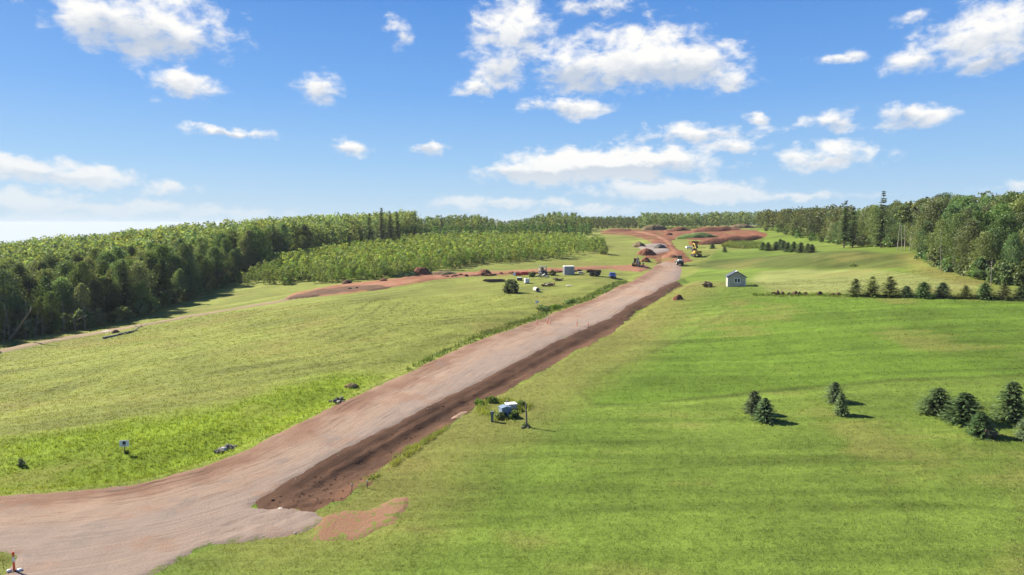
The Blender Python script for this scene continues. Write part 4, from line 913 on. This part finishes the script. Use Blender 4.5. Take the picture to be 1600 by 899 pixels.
# ---- logs and dead trees
def log(px0, py0, px1, py1, r0, lab, lift0=.2, lift1=.2, branches=4, seed=0, name='fallen_log', Y1=None):
    a = Vector(ground_at(px0, py0)); b = Vector(ground_at(px1, py1)) if Y1 is None else Vector(at_depth(px1, py1, Y1)); t = thing(name, a, 0, lab, 'log'); d = b - a; r = random.Random(seed)
    MB().tube([(0, 0, lift0), d * .35 + Vector((.1, .1, lift0)), d * .7 + Vector((-.1, .1, lift1)), d + Vector((0, 0, lift1))], [r0, r0 * .85, r0 * .65, r0 * .3], 7).build('trunk', M['dead_wood'], t)
    for k in range(branches):
        f = r.uniform(.3, .95); p = d * f + Vector((0, 0, lift0 * (1 - f) + lift1 * f)); e = Vector((r.uniform(-1, 1), r.uniform(-.6, .6), r.uniform(.2, .9))) * r.uniform(.8, 1.8)
        MB().tube([p, p + e * .6, p + e], [r0 * .4, r0 * .25, r0 * .1], 5).build('branch', M['dead_wood'], t)
log(161, 530, 216, 518, .22, 'long grey fallen log with broken limbs beside the footpath', .2, .3, 3, 1)
log(198, 522, 226, 513, .15, 'shorter grey log crossing the end of the long fallen log', .15, .5, 4, 2)
log(12, 533, 49, 484, .26, 'bare pale dead trunk leaning at the left forest edge', 0, 0, 3, 3, 'dead_tree', 126)
log(105, 512, 126, 497, .16, 'thin bare dead limb in the shade of the left forest edge', 0, 0, 5, 4, 'dead_tree', 141)
log(842, 453, 859, 454, .07, 'thin dark stick lying right of the concrete pipe', .1, .1, 0, 5, 'wooden_stick')

# ---- shed
def shed():
    p = ground_at(1152.5, 448); t = thing('garden_shed', (p[0], p[1] + 1.8, p[2]), R(-13), 'small grey garden shed with dark blue roof in the right field', 'shed')
    W_, D_, E_, Rz = 3.5, 3.6, 1.95, 3.0; t.location.x += .2
    MB().prism([(-W_ / 2, -.4), (W_ / 2, -.4), (W_ / 2, E_), (0, Rz), (-W_ / 2, E_)], -D_ / 2, D_ / 2).build('wall', M['siding'], t)
    n = 9
    for side in (-1, 1):                                                # clapboards stand proud, stepped
        pass
    mbs = MB()
    for k in range(n):
        z = 0.05 + k * (E_ - .1) / n; mbs.box((0, -D_ / 2 - .012, z + .1), (W_ - .22, .03, .19), rx=R(4)); mbs.box((-W_ / 2 - .012, 0, z + .1), (.03, D_ - .22, .19), ry=R(4))
    for k in range(4):
        z = E_ + .02 + k * .22; ww = W_ * (1 - (z + .15 - E_) / (Rz - E_)) - .15
        if ww > .2: mbs.box((0, -D_ / 2 - .012, z + .08), (ww, .03, .19), rx=R(4))
    mbs.build('siding', M['siding'], t)
    for x, y in ((-1, -1), (1, -1), (-1, 1), (1, 1)): MB().box((x * (W_ / 2 - .04), y * (D_ / 2 - .04), E_ / 2 - .1), (.13, .13, E_)).build('corner_trim', M['white'], t)
    sl_ = math.hypot(W_ / 2, Rz - E_); an = math.atan2(Rz - E_, W_ / 2); L = sl_ + .35
    for sx in (-1, 1):
        cx = sx * (W_ / 2 * .5 + .12); cz = (E_ + Rz) / 2 + .05 - .07
        o = MB().box((cx, 0, cz + .03), (L, D_ + .5, .09), ry=sx * an).build('roof', M['roofblue'], t)
        mbq = MB()
        for k in range(5):
            f = -L / 2 + L * (k + .5) / 5; mbq.box((cx + f * math.cos(an) * sx * 1, 0, cz + .085 - f * math.sin(an) + .0), (L / 5 * .96, D_ + .52, .02), ry=sx * (an + .03))
        mbq.build('shingle_course', M['roofblue'], o)
        MB().box((cx, -D_ / 2 - .27, cz), (L, .04, .14), ry=sx * an).build('gable_trim', M['roofblue'], t)
    MB().box((-W_ / 2 * .78, -.75, E_ + .33), (.95, 1.3, .03), ry=-an).build('roof_sheen', M['roofsheen'], t)  # thin pale slab stands in for the sunlit sheen on the left slope
    MB().box((-.08, -D_ / 2 + .35, Rz + .1), (.42, .9, .06), ry=-an * .8).build('ridge_highlight', M['white'], t)  # white slab paints the small highlight at the ridge top
    f = MB().box((.12, -D_ / 2 - .05, 1.24), (1.22, .08, .95)).build('window', M['white'], t)
    for x in (-.28, .28): MB().box((.12 + x, -D_ / 2 - .092, 1.24), (.42, .02, .74)).build('pane', M['glass'], f)
    MB().box((.12, -D_ / 2 - .09, .74), (1.34, .14, .06)).build('sill', M['white'], f)
shed()

# ---- delineators
def delineator(px, py, h, lab, group=None, post=None, big=False):
    t = put('delineator_post', px, py, lab, 'traffic post', 0, group, .05)
    MB().tube([(0, 0, 0), (0, 0, .07)], [.22, .17], 12).build('base', M['black'], t)
    r = .055 if not big else .06
    bands = ((.07, .52, 'orange'), (.52, .80, 'white'), (.80, 1.0, 'orange')) if big else ((.07, .62, 'orange'), (.62, .78, 'white'), (.78, .92, 'orange'), (.92, 1.0, 'white'))
    for a, b, c in bands: MB().tube([(0, 0, a * h), (0, 0, b * h)], [r * 1.1 if c == 'orange' and a < .1 else r, r], 10).build('post' if c == 'orange' else 'reflective_band', M[c], t)
    if big:
        MB().tube([(0, 0, .97 * h), (0, 0, h * 1.04)], [r * 1.25, r * .9], 10).build('cap', M['red'], t)
        MB().lump((-.28, -.05, .07), (.16, .11, .09), 1, .2, 2).build('sandbag', M['white'], t, None, True); MB().lump((.30, .05, .08), (.16, .11, .09), 2, .2, 2).build('sandbag', M['white'], t, None, True)
delineator(22.5, 894.5, 1.15, 'orange and white delineator post weighted with white bags in the corner of the junction', big=True)
for px, py, h, lab in ((839, 509, 1.1, 'leftmost orange post at the red edge of the road'), (855.5, 508, 1.15, 'taller post of the close pair on the road'), (859.5, 508.5, .95, 'shorter leaning post of the close pair on the road'), (901.5, 511, 1.3, 'tall slim pale orange post in the road middle'), (919, 512, 1.0, 'short orange post nearest the ditch')):
    delineator(px, py, h, lab)

# ---- signs
t = put('yard_sign', 195, 710, 'small white sign with black round emblem on the grass above the road', 'sign', R(8))
MB().box((0, .03, .45), (.05, .05, 1.0)).build('post', M['dark'], t)
b = MB().box((0, 0, .98), (.78, .03, .56)).build('board', M['white'], t)
MB().tube([(0, -.018, 1.03), (0, -.026, 1.03)], [.15, .15], 16).build('emblem', M['black'], b); MB().box((0, -.02, .83), (.34, .008, .06)).build('text_line', M['dark'], b)
t = put('yard_sign', 839, 477, 'tiny white sign with a dark mark at the meadow edge by the shrubs', 'sign', R(5))
MB().box((0, .03, .3), (.05, .05, .7)).build('post', M['steel'], t)
b = MB().box((0, 0, .68), (.7, .03, .5)).build('board', M['white'], t); MB().box((.08, -.02, .68), (.10, .01, .3)).build('mark', M['dark'], b)

# ---- utility boxes and pole
t = put('utility_box', 789, 650, 'blue grey metal utility box among tall weeds', 'utility box', R(24), None, 0, .88)
MB().box((0, 0, .5), (1.15, .95, 1.0)).build('cabinet', M['util'], t)
MB().prism([(-.62, 1.0), (.62, 1.0), (.62, 1.06), (0, 1.22), (-.62, 1.06)], -.52, .52).build('lid', M['util'], t)
MB().box((-.28, -.485, .5), (.5, .025, .8)).build('door', M['util'], t); MB().box((.28, -.485, .5), (.5, .025, .8)).build('door', M['util'], t)
MB().box((0, 0, -.1), (1.4, 1.2, .25)).build('plinth', M['concrete'], t)
t = put('concrete_vault', 803, 645, 'flat white lidded box just behind the blue utility box', 'utility box', R(20))
MB().box((0, .9, .45), (1.0, .8, .5)).build('body', M['concrete'], t); MB().box((0, .9, .72), (1.12, .9, .06)).build('lid', M['white'], t); MB().tube([(-.45, .9, .7), (-.40, .9, 1.15)], .05, 8).build('marker', M['rockpale'], t)
t = put('cable_pedestal', 769, 659, 'short grey green cable pedestal left of the blue utility box', 'pedestal')
MB().box((0, 0, .4), (.26, .26, .9)).build('post', M['utilgreen'], t); MB().box((0, 0, .92), (.40, .38, .22), taper=.8).build('cap', M['utilgreen'], t)
t = put('wooden_pole', 823, 668, 'short weathered wooden pole standing on the lawn', 'pole')
MB().tube([(0, 0, -.3), (-.04, 0, 1.2), (-.10, 0, 2.35)], [.10, .09, .075], 10).build('shaft', M['pole'], t); MB().tube([(-.10, 0, 2.35), (-.10, 0, 2.38)], [.075, .03], 10).build('top', M['pole'], t)
for k in range(7): MB().lump((math.cos(k) * .3 - .15, math.sin(k * 1.7) * .2 - .1, .05), (.14, .12, .09), k, .2, 1).build('stone', M['rock'], t)
for px, py, lab in ((550, 769, 'grey stake at the near end of the ditch'), (574, 763, 'second thin stake just right of the grey one by the ditch')):
    t = put('survey_stake', px, py, lab, 'stake'); MB().box((0, 0, .25), (.05, .04, .75), ry=.06).build('stick', M['pole'], t); MB().box((.0, 0, .56), (.07, .05, .1)).build('tip', M['white'], t)

# ---- wheels and machines
def wheel(parent, x, y, r, w_, rimmat='steel'):
    o = MB().tube([(x - w_ / 2, y, r), (x - w_ / 2 * .7, y, r), (x + w_ / 2 * .7, y, r), (x + w_ / 2, y, r)], [r * .9, r, r, r * .9], 16).build('wheel', M['black'], parent)
    s = 1 if x > 0 else -1
    MB().tube([(x + s * w_ / 2, y, r), (x + s * (w_ / 2 + .03), y, r)], [r * .5, r * .42], 12).build('rim', M[rimmat], o)
def tracks(t, L, half, w_, h):
    for sx in (-1, 1):
        pts = [(-L / 2 + .2, 0), (L / 2 - .2, 0), (L / 2, h * .4), (L / 2 - .1, h * .85), (L / 2 - .35, h), (-L / 2 + .35, h), (-L / 2 + .1, h * .85), (-L / 2, h * .4)]
        mb = MB(); mb.prism(pts, sx * half - w_ / 2, sx * half + w_ / 2); mb.v = [(v[1], v[0], v[2]) for v in mb.v]; mb.f = [f[::-1] for f in mb.f]; o = mb.build('track', M['black'], t)
        mq = MB()
        for k in range(4): mq.tube([(sx * (half + w_ / 2), -L / 2 + .45 + k * (L - .9) / 3, h * .42), (sx * (half + w_ / 2 + .04), -L / 2 + .45 + k * (L - .9) / 3, h * .42)], .22 * h / .8, 8)
        mq.build('track_rollers', M['dark'], o)
def excavator(px, py, rz, lab, arm, s=1.0, cabx=-.75):
    t = put('excavator', px, py, lab, 'excavator', rz, None, .05, s)
    tracks(t, 3.4, 1.05, .5, .8)
    MB().box((0, 0, .9), (1.3, 1.3, .25)).build('turntable', M['dark'], t)
    MB().prism([(-1.2, 1.02), (1.2, 1.02), (1.25, 1.5), (1.1, 1.95), (-1.1, 1.95), (-1.25, 1.5)], -1.6, .4).build('engine_cover', M['yellow'], t)
    MB().box((0, -1.72, 1.4), (2.3, .3, .8)).build('counterweight', M['yellow'], t)
    MB().box((cabx, .55, 1.15), (.95, 1.5, .35)).build('cab_floor', M['yellow'], t)
    c = MB().box((cabx, .5, 2.0), (.95, 1.4, 1.4), taper=.9).build('cab', M['dark'], t); MB().box((cabx, .5, 2.74), (.98, 1.3, .1)).build('cab_roof', M['yellow'], c)
    for n_, (x, y, dx, dy) in enumerate(((cabx, -.2, .7, .03), (cabx, 1.2, .7, .03), (cabx - .47, .5, .03, 1.0), (cabx + .47, .5, .03, 1.0))): MB().box((x, y, 2.05), (dx, dy, .9)).build('cab_window', M['glass'], c)
    MB().tube([(.25, .3, 2.0), (.25, .3, 2.35)], .07, 8).build('exhaust', M['dark'], t)
    pts = arm
    MB().tube(pts[:3], [.22, .27, .18], 4).build('boom', M['yellow'], t); MB().tube(pts[2:4], [.2, .13], 4).build('stick_arm', M['yellow'], t)
    b = Vector(pts[3]); MB().prism([(-.5, .3), (.1, .45), (.35, 0), (.1, -.45), (-.4, -.35), (-.1, 0)], -.4, .4).build('bucket', M['dark'], t).location = b
    MB().tube([Vector(pts[0]) + Vector((0, .3, .1)), (Vector(pts[1]) + Vector((0, 0, -.15)))], .07, 6).build('hydraulic_ram', M['steel'], t)
excavator(1088, 401, R(6), 'yellow excavator with raised boom on the grass right of the roller', [(.25, .4, 1.7), (.3, 2.2, 4.0), (.35, 4.2, 4.3), (.4, 5.2, 2.2)], .98)
def backhoe(px, py, rz, lab):
    t = put('backhoe_loader', px, py, lab, 'backhoe', rz, None, .05)
    for x in (-.85, .85): wheel(t, x, -.9, .72, .45, 'yellow'); wheel(t, x, 1.2, .48, .35, 'yellow')
    MB().box((0, .2, .95), (1.1, 3.4, .55)).build('chassis', M['yellow'], t); MB().box((0, 1.2, 1.4), (.95, 1.5, .6), taper=.9).build('hood', M['yellow'], t)
    c = MB().box((0, -.45, 1.95), (1.35, 1.5, 1.4), taper=.92).build('cab', M['dark'], t); MB().box((0, -.45, 2.7), (1.5, 1.7, .12)).build('cab_roof', M['yellow'], c)
    for x, y, dx, dy in ((0, -1.2, 1.0, .03), (0, .29, 1.0, .03), (-.66, -.45, .03, 1.1), (.66, -.45, .03, 1.1)): MB().box((x, y, 2.05), (dx, dy, .85)).build('cab_window', M['glass'], c)
    MB().tube([(.2, -1.5, .9), (.9, -2.4, 2.9), (1.5, -2.9, 1.7)], [.2, .22, .14], 4).build('boom', M['steel'], t); MB().tube([(1.5, -2.9, 1.7), (1.4, -3.1, .6)], [.14, .1], 4).build('stick_arm', M['steel'], t)
    MB().box((1.4, -3.15, .45), (.6, .5, .5), taper=.7).build('rear_bucket', M['dark'], t)
    MB().prism([(-.35, .9), (.1, .95), (.4, .2), (.35, .05), (-.35, .05)], -1.1, 1.1).build('loader_bucket', M['yellow'], t).rotation_euler = (0, 0, R(90)); t.children[-1].location = (0, 2.6, .1)
    for x in (-.6, .6): MB().tube([(x, .3, 1.4), (x, 1.6, 1.5), (x, 2.3, .6)], .1, 4).build('loader_arm', M['yellow'], t)
backhoe(995, 417.5, R(-28), 'yellow backhoe with dark cab at the meeting of clay track and road')
def roller():
    t = put('road_roller', 1062, 415, 'white and black road roller standing at the end of the gravel road', 'road roller', R(-8), None, .06)
    for x in (-.78, .78): wheel(t, x, -.9, .75, .55, 'white')
    MB().tube([(-1.0, 2.0, .75), (1.0, 2.0, .75)], .75, 20).build('drum', M['steel'], t)
    f = MB().box((0, 2.0, 1.0), (2.3, .25, .3)).build('drum_frame', M['dark'], t)
    for x in (-1.13, 1.13): MB().box((x, 2.0, .85), (.1, 1.7, .3)).build('frame_arm', M['dark'], f)
    MB().box((0, -.6, 1.0), (1.3, 2.4, .5)).build('chassis', M['dark'], t)
    h = MB().prism([(-.72, 1.2), (.72, 1.2), (.68, 1.75), (.5, 1.9), (-.5, 1.9), (-.68, 1.75)], -1.9, -.35).build('hood', M['white'], t); MB().box((0, -1.91, 1.25), (1.0, .03, .45)).build('grille', M['black'], h)
    for x in (-.5, .5): MB().box((x, -1.92, 1.65), (.16, .04, .12)).build('tail_light', M['red'], h)
    c = MB().box((0, .35, 2.15), (1.45, 1.35, 1.5), taper=.94).build('cab', M['dark'], t); MB().box((0, .35, 2.95), (1.75, 1.7, .12)).build('cab_roof', M['dark'], c)
    for x, y, dx, dy in ((0, -.33, 1.15, .03), (0, 1.03, 1.15, .03), (-.71, .35, .03, 1.0), (.71, .35, .03, 1.0)): MB().box((x, y, 2.3), (dx, dy, .85)).build('cab_window', M['glass'], c)
roller()
def car():
    t = put('parked_car', 957, 434.5, 'blue car parked on the grass beside the clay track', 'car', R(-4), None, 0, .88)
    side = [(-2.05, .35), (2.05, .35), (2.1, .7), (2.0, .95), (1.0, 1.02), (.35, 1.55), (-1.3, 1.6), (-1.95, 1.05), (-2.1, .75)]
    mb = MB(); mb.prism(side, -.88, .88); mb.v = [(v[1] * (1 - .18 * max(0, v[2] - .95) / .6), -v[0], v[2]) for v in mb.v]; b = mb.build('body', M['blue'], t)
    for x in (-.84, .84): wheel(t, x, -1.3, .33, .24); wheel(t, x, 1.3, .33, .24)
    MB().box((0, -.74, 1.29), (1.36, .03, .66), rx=R(-50)).build('windscreen', M['glass'], b); MB().box((0, 1.66, 1.33), (1.3, .03, .62), rx=R(48)).build('rear_window', M['glass'], b)
    for x in (-.80, .80): MB().box((x, .4, 1.30), (.03, 1.5, .36), ry=-.14 * (1 if x > 0 else -1)).build('side_window', M['glass'], b)
    for x in (-.65, .65): MB().box((x, -2.08, .74), (.34, .06, .16)).build('headlight', M['white'], t)
    MB().box((0, -2.1, .45), (1.7, .12, .2)).build('bumper', M['black'], t)
    for x in (-.97, .97): MB().box((x, -.55, 1.05), (.16, .1, .13)).build('mirror', M['blue'], t)
    for x in (-.5, .5): MB().box((x, .4, 1.635), (.05, 1.5, .05)).build('roof_rail', M['steel'], t)
car()
t = put('storage_container', 889, 429.5, 'grey storage container with white roof beside the clay track', 'container', R(6))
t.location.y += 1.2
MB().box((0, 0, 1.05), (2.6, 2.4, 2.2)).build('wall', M['galv'], t); MB().box((0, 0, 2.2), (2.74, 2.54, .12)).build('roof', M['white'], t)
mb = MB()
for k in range(9): mb.box((-1.2 + k * .3, -1.215, 1.05), (.12, .05, 2.05)); mb.box((-1.315, -1.1 + k * .27, 1.05), (.05, .12, 2.05)); mb.box((1.315, -1.1 + k * .27, 1.05), (.05, .12, 2.05))
mb.build('wall_ribs', M['galv'], t); MB().box((.55, -1.25, 1.0), (.9, .04, 1.85)).build('door', M['steel'], t)
t = put('skid_steer', 848, 429, 'dark grey skid steer with open cage cab beyond the lone bush', 'skid steer', R(10), None, 0, 1.05)
for x in (-.75, .75): wheel(t, x, -.55, .4, .32, 'steel'); wheel(t, x, .55, .4, .32, 'steel')
MB().box((0, 0, .75), (1.2, 2.0, .65)).build('body', M['dark'], t); c = MB().box((0, 0, 2.05), (1.7, 1.8, .1)).build('cab_roof', M['steel'], t)
for x in (-.78, -.1, .78):
    for y in (-.8, .8): MB().box((x, y, 1.5), (.12, .1, 1.1)).build('cage_bar', M['steel'], c)
MB().box((0, .3, 1.35), (.6, .5, .7)).build('seat', M['black'], t)
for x in (-.82, .82): MB().tube([(x, .9, 1.5), (x, -.9, 1.0), (x, -1.5, .4)], .1, 4).build('lift_arm', M['steel'], t)
MB().box((0, -1.7, .35), (1.7, .6, .5), taper=.8).build('bucket', M['dark'], t)
t = put('farm_wagon', 929, 431.5, 'dark brown wagon on big wheels between container and blue car', 'trailer', R(70))
for x in (-.95, .95): wheel(t, x, -.75, .62, .4, 'dark'); wheel(t, x, .65, .5, .35, 'dark')
MB().box((0, .2, .95), (1.5, 3.6, .2)).build('chassis', M['dark'], t)
for x in (-.78, .78): MB().box((x, .2, 1.3), (.06, 3.5, .5)).build('side_board', M['clod'], t)
MB().box((0, -1.55, 1.3), (1.5, .06, .5)).build('end_board', M['clod'], t); MB().tube([(0, 2.0, .9), (0, 3.2, .5)], .06, 6).build('drawbar', M['rust'], t); MB().box((0, 1.2, 1.45), (1.3, 1.0, .6)).build('load', M['rust'], t)
t = put('screening_plant', 1083, 388, 'rusty brown screening machine behind the yellow excavator', 'machine', R(15), None, 0, 1.1)
MB().box((0, 0, 1.9), (2.2, 2.0, 1.5), taper=1.15).build('hopper', M['rust'], t)
for x in (-.9, .9):
    for y in (-.8, .8): MB().box((x, y, .6), (.2, .2, 1.4)).build('leg', M['rust'], t)
MB().tube([(.6, 0, .7), (2.6, .5, 2.4)], [.35, .25], 4).build('conveyor', M['rust'], t); MB().box((-.6, -1.05, .95), (1.0, .5, .7)).build('engine_box', M['dark'], t); MB().box((1.45, 0, .5), (.3, 1.4, .9)).build('side_frame', M['dark'], t)
t = put('flat_trailer', 1077, 389.5, 'low white trailer beside the rusty machine', 'trailer', R(4))
MB().box((0, 0, .75), (2.6, 1.6, .75)).build('box_body', M['white'], t)
for x in (-.85, .85): wheel(t, x, -.55, .32, .22)
MB().tube([(-1.3, 0, .5), (-2.1, 0, .4)], .05, 6).build('drawbar', M['dark'], t)
# ---- site clutter
def barrier(px, py, lab, rz, mats):
    t = put('plastic_barrier', px, py, lab, 'barrier', rz)
    for k, c in enumerate(mats): MB().prism([(-.28, 0), (.28, 0), (.28, .2), (.12, .75), (-.12, .75), (-.28, .2)], -1.0 + k * .68, -1.0 + (k + 1) * .68 - .02).build('segment', M[c], t)
    MB().box((0, 0, .8), (.1, 1.6, .08)).build('top_rail', M[mats[0]], t)
barrier(808, 431, 'red and white plastic barrier left of the dark bush', R(80), ('red', 'red', 'white')); barrier(820, 430, 'red plastic barrier right of the red and white one', R(85), ('red', 'red', 'red'))
t = put('water_tote', 823, 443, 'whitish water tank in a cage on the grass', 'tank', R(15)); MB().box((0, 0, .7), (1.05, 1.0, .95)).build('tank', M['white'], t); MB().box((0, 0, .1), (1.2, 1.1, .16)).build('pallet', M['dead_wood'], t); MB().tube([(0, 0, 1.17), (0, 0, 1.27)], .14, 10).build('cap', M['black'], t)
for z in (.4, .8, 1.15): MB().box((0, -.52, z), (1.1, .03, .04)).build('cage_bar', M['steel'], t)
t = put('crate', 812, 438.5, 'dark crate with white lid left of the water tank', 'crate', R(-10)); MB().box((0, 0, .35), (1.2, .9, .7)).build('box', M['dark'], t); MB().box((-.1, 0, .73), (1.15, .95, .08)).build('lid', M['white'], t)
for k in range(5):
    p = ground_at(772, 439.5 + .35 * k); a = R(9 + k * 2)
    o = MB().tube([(-2.3, 0, .17), (2.3, 0, .17)], [.16, .16], 10).build('drain_pipe', M['black'], None, (p[0] + .3 * k - .5, p[1], p[2] + (.26 if k in (1, 3) else 0))); o.rotation_euler = (0, 0, a)
    tag(o, 'black drain pipe lying in the bundle on the grass left of the round bush', 'pipe', 'bundle of black drain pipes')
t = put('culvert_pipe', 838, 456, 'short pale concrete pipe with dark open end on the grass', 'pipe', R(18))
n = 16; vs = []; 
for y, r_ in ((-.95, .5), (.95, .5), (.95, .40), (-.95, .40)): vs += [(r_ * math.cos(6.2832 * k / n), y, .5 + r_ * math.sin(6.2832 * k / n)) for k in range(n)]
mb = MB()._add(vs, [(j * n + (k + 1) % n, j * n + k, ((j + 1) % 4) * n + k, ((j + 1) % 4) * n + (k + 1) % n) for j in range(4) for k in range(n)]); mb.build('pipe_body', M['concrete'], t)
MB().tube([(0, .3, .5), (0, .34, .5)], .40, 16).build('bore_shade', M['black'], t)  # black disc stands in for the shade inside the open pipe
def debris(px, py, wpx, n, lab, seed, mats):
    t = put('debris_heap', px, py, lab, 'debris'); q = mpp(t.location.y); r = random.Random(seed)
    for k in range(n):
        x = r.uniform(-.5, .5) * wpx * q; L = r.uniform(.5, 1.4); a = r.uniform(-.7, .7); z = r.uniform(.1, .5)
        MB().tube([(x - L / 2, r.uniform(-.6, .6), z), (x + L / 2, r.uniform(-.6, .6) + a, z + r.uniform(-.2, .4))], r.uniform(.06, .16), 6).build('branch', M[mats[k % len(mats)]], t)
debris(855, 447, 20, 22, 'heap of dark and reddish broken branches right of the water tank', 3, ('clod', 'rust', 'dark')); debris(872, 439, 11, 12, 'small dark debris heap in front of the container', 4, ('clod', 'dark'))
debris(848, 433, 14, 10, 'grey scrap timber in front of the skid steer', 5, ('dead_wood', 'steel'))
t = put('white_board', 889, 447, 'white board lying flat on the worn grass', 'board', R(15)); MB().box((0, 0, .12), (1.3, .7, .06)).build('panel', M['white'], t); MB().box((.3, .1, .05), (.1, .5, .08)).build('batten', M['dead_wood'], t)
p = ground_at(907, 427); tag(MB().box((0, 0, .2), (1.3, 1.0, .4)).build('concrete_block', M['concrete'], None, p), 'pale flat block between the container and the wagon', 'block')

# ---- thin summer haze round the whole place
mh = bpy.data.materials.new('haze'); mh.use_nodes = True; th = NT(mh.node_tree); th.n.clear()
pv = th.add('ShaderNodeVolumePrincipled'); pv.inputs['Color'].default_value = (0.86, 0.92, 1.0, 1); pv.inputs['Density'].default_value = 0.00009; pv.inputs['Anisotropy'].default_value = 0.0
oh = th.add('ShaderNodeOutputMaterial'); th.l.new(pv.outputs[0], oh.inputs['Volume'])
tag(MB().box((0, 0, -180), (19000, 19000, 440)).build('haze', mh), 'thin pale summer haze over the fields and woods', 'haze', kind='stuff')

# ---- dead snags along the forest edges
def snag(px, by, h, lab, seed, group):
    p = ground_at(px, by); t = thing('dead_tree', p, 0, lab, 'tree', group); r = random.Random(seed); lx, ly = r.uniform(-.15, .15) * h, r.uniform(-.1, .1) * h
    MB().tube([(0, 0, -.3), (lx * .4, ly * .4, h * .5), (lx, ly, h)], [.075, .055, .02], 6).build('trunk', M['dead_wood'], t)
    for k in range(9):
        f = r.uniform(.3, .95); a = r.uniform(0, 6.28); q = Vector((lx * f, ly * f, h * f)); L = r.uniform(.5, 1.6) * (1.2 - f); e = Vector((math.cos(a), math.sin(a), r.uniform(0, .7))) * L
        MB().tube([q, q + e * .6, q + e + Vector((0, 0, -.1))], [.035, .025, .008], 4).build('branch', M['dead_wood'], t)
for k, (px, by, h) in enumerate(((6, 535, 6), (16, 534, 7.5), (40, 531, 8), (55, 529, 6), (66, 528, 4.5))): snag(px, by, h, 'bare grey dead tree standing beside the leaning dead trunk', 20 + k, 'dead trees beside the leaning trunk')
for k, (px, by, h) in enumerate(((100, 522, 7), (118, 520, 5), (133, 517, 6))): snag(px, by, h, 'bare grey dead tree in front of the left forest above the fallen log', 40 + k, 'dead trees above the fallen log')
for k, (px, by, h) in enumerate(((1470, 424, 9), (1548, 446, 5))): snag(px, by, h, 'bare grey dead tree at the front edge of the right wood above the fir row', 60 + k, 'dead trees of the right wood')
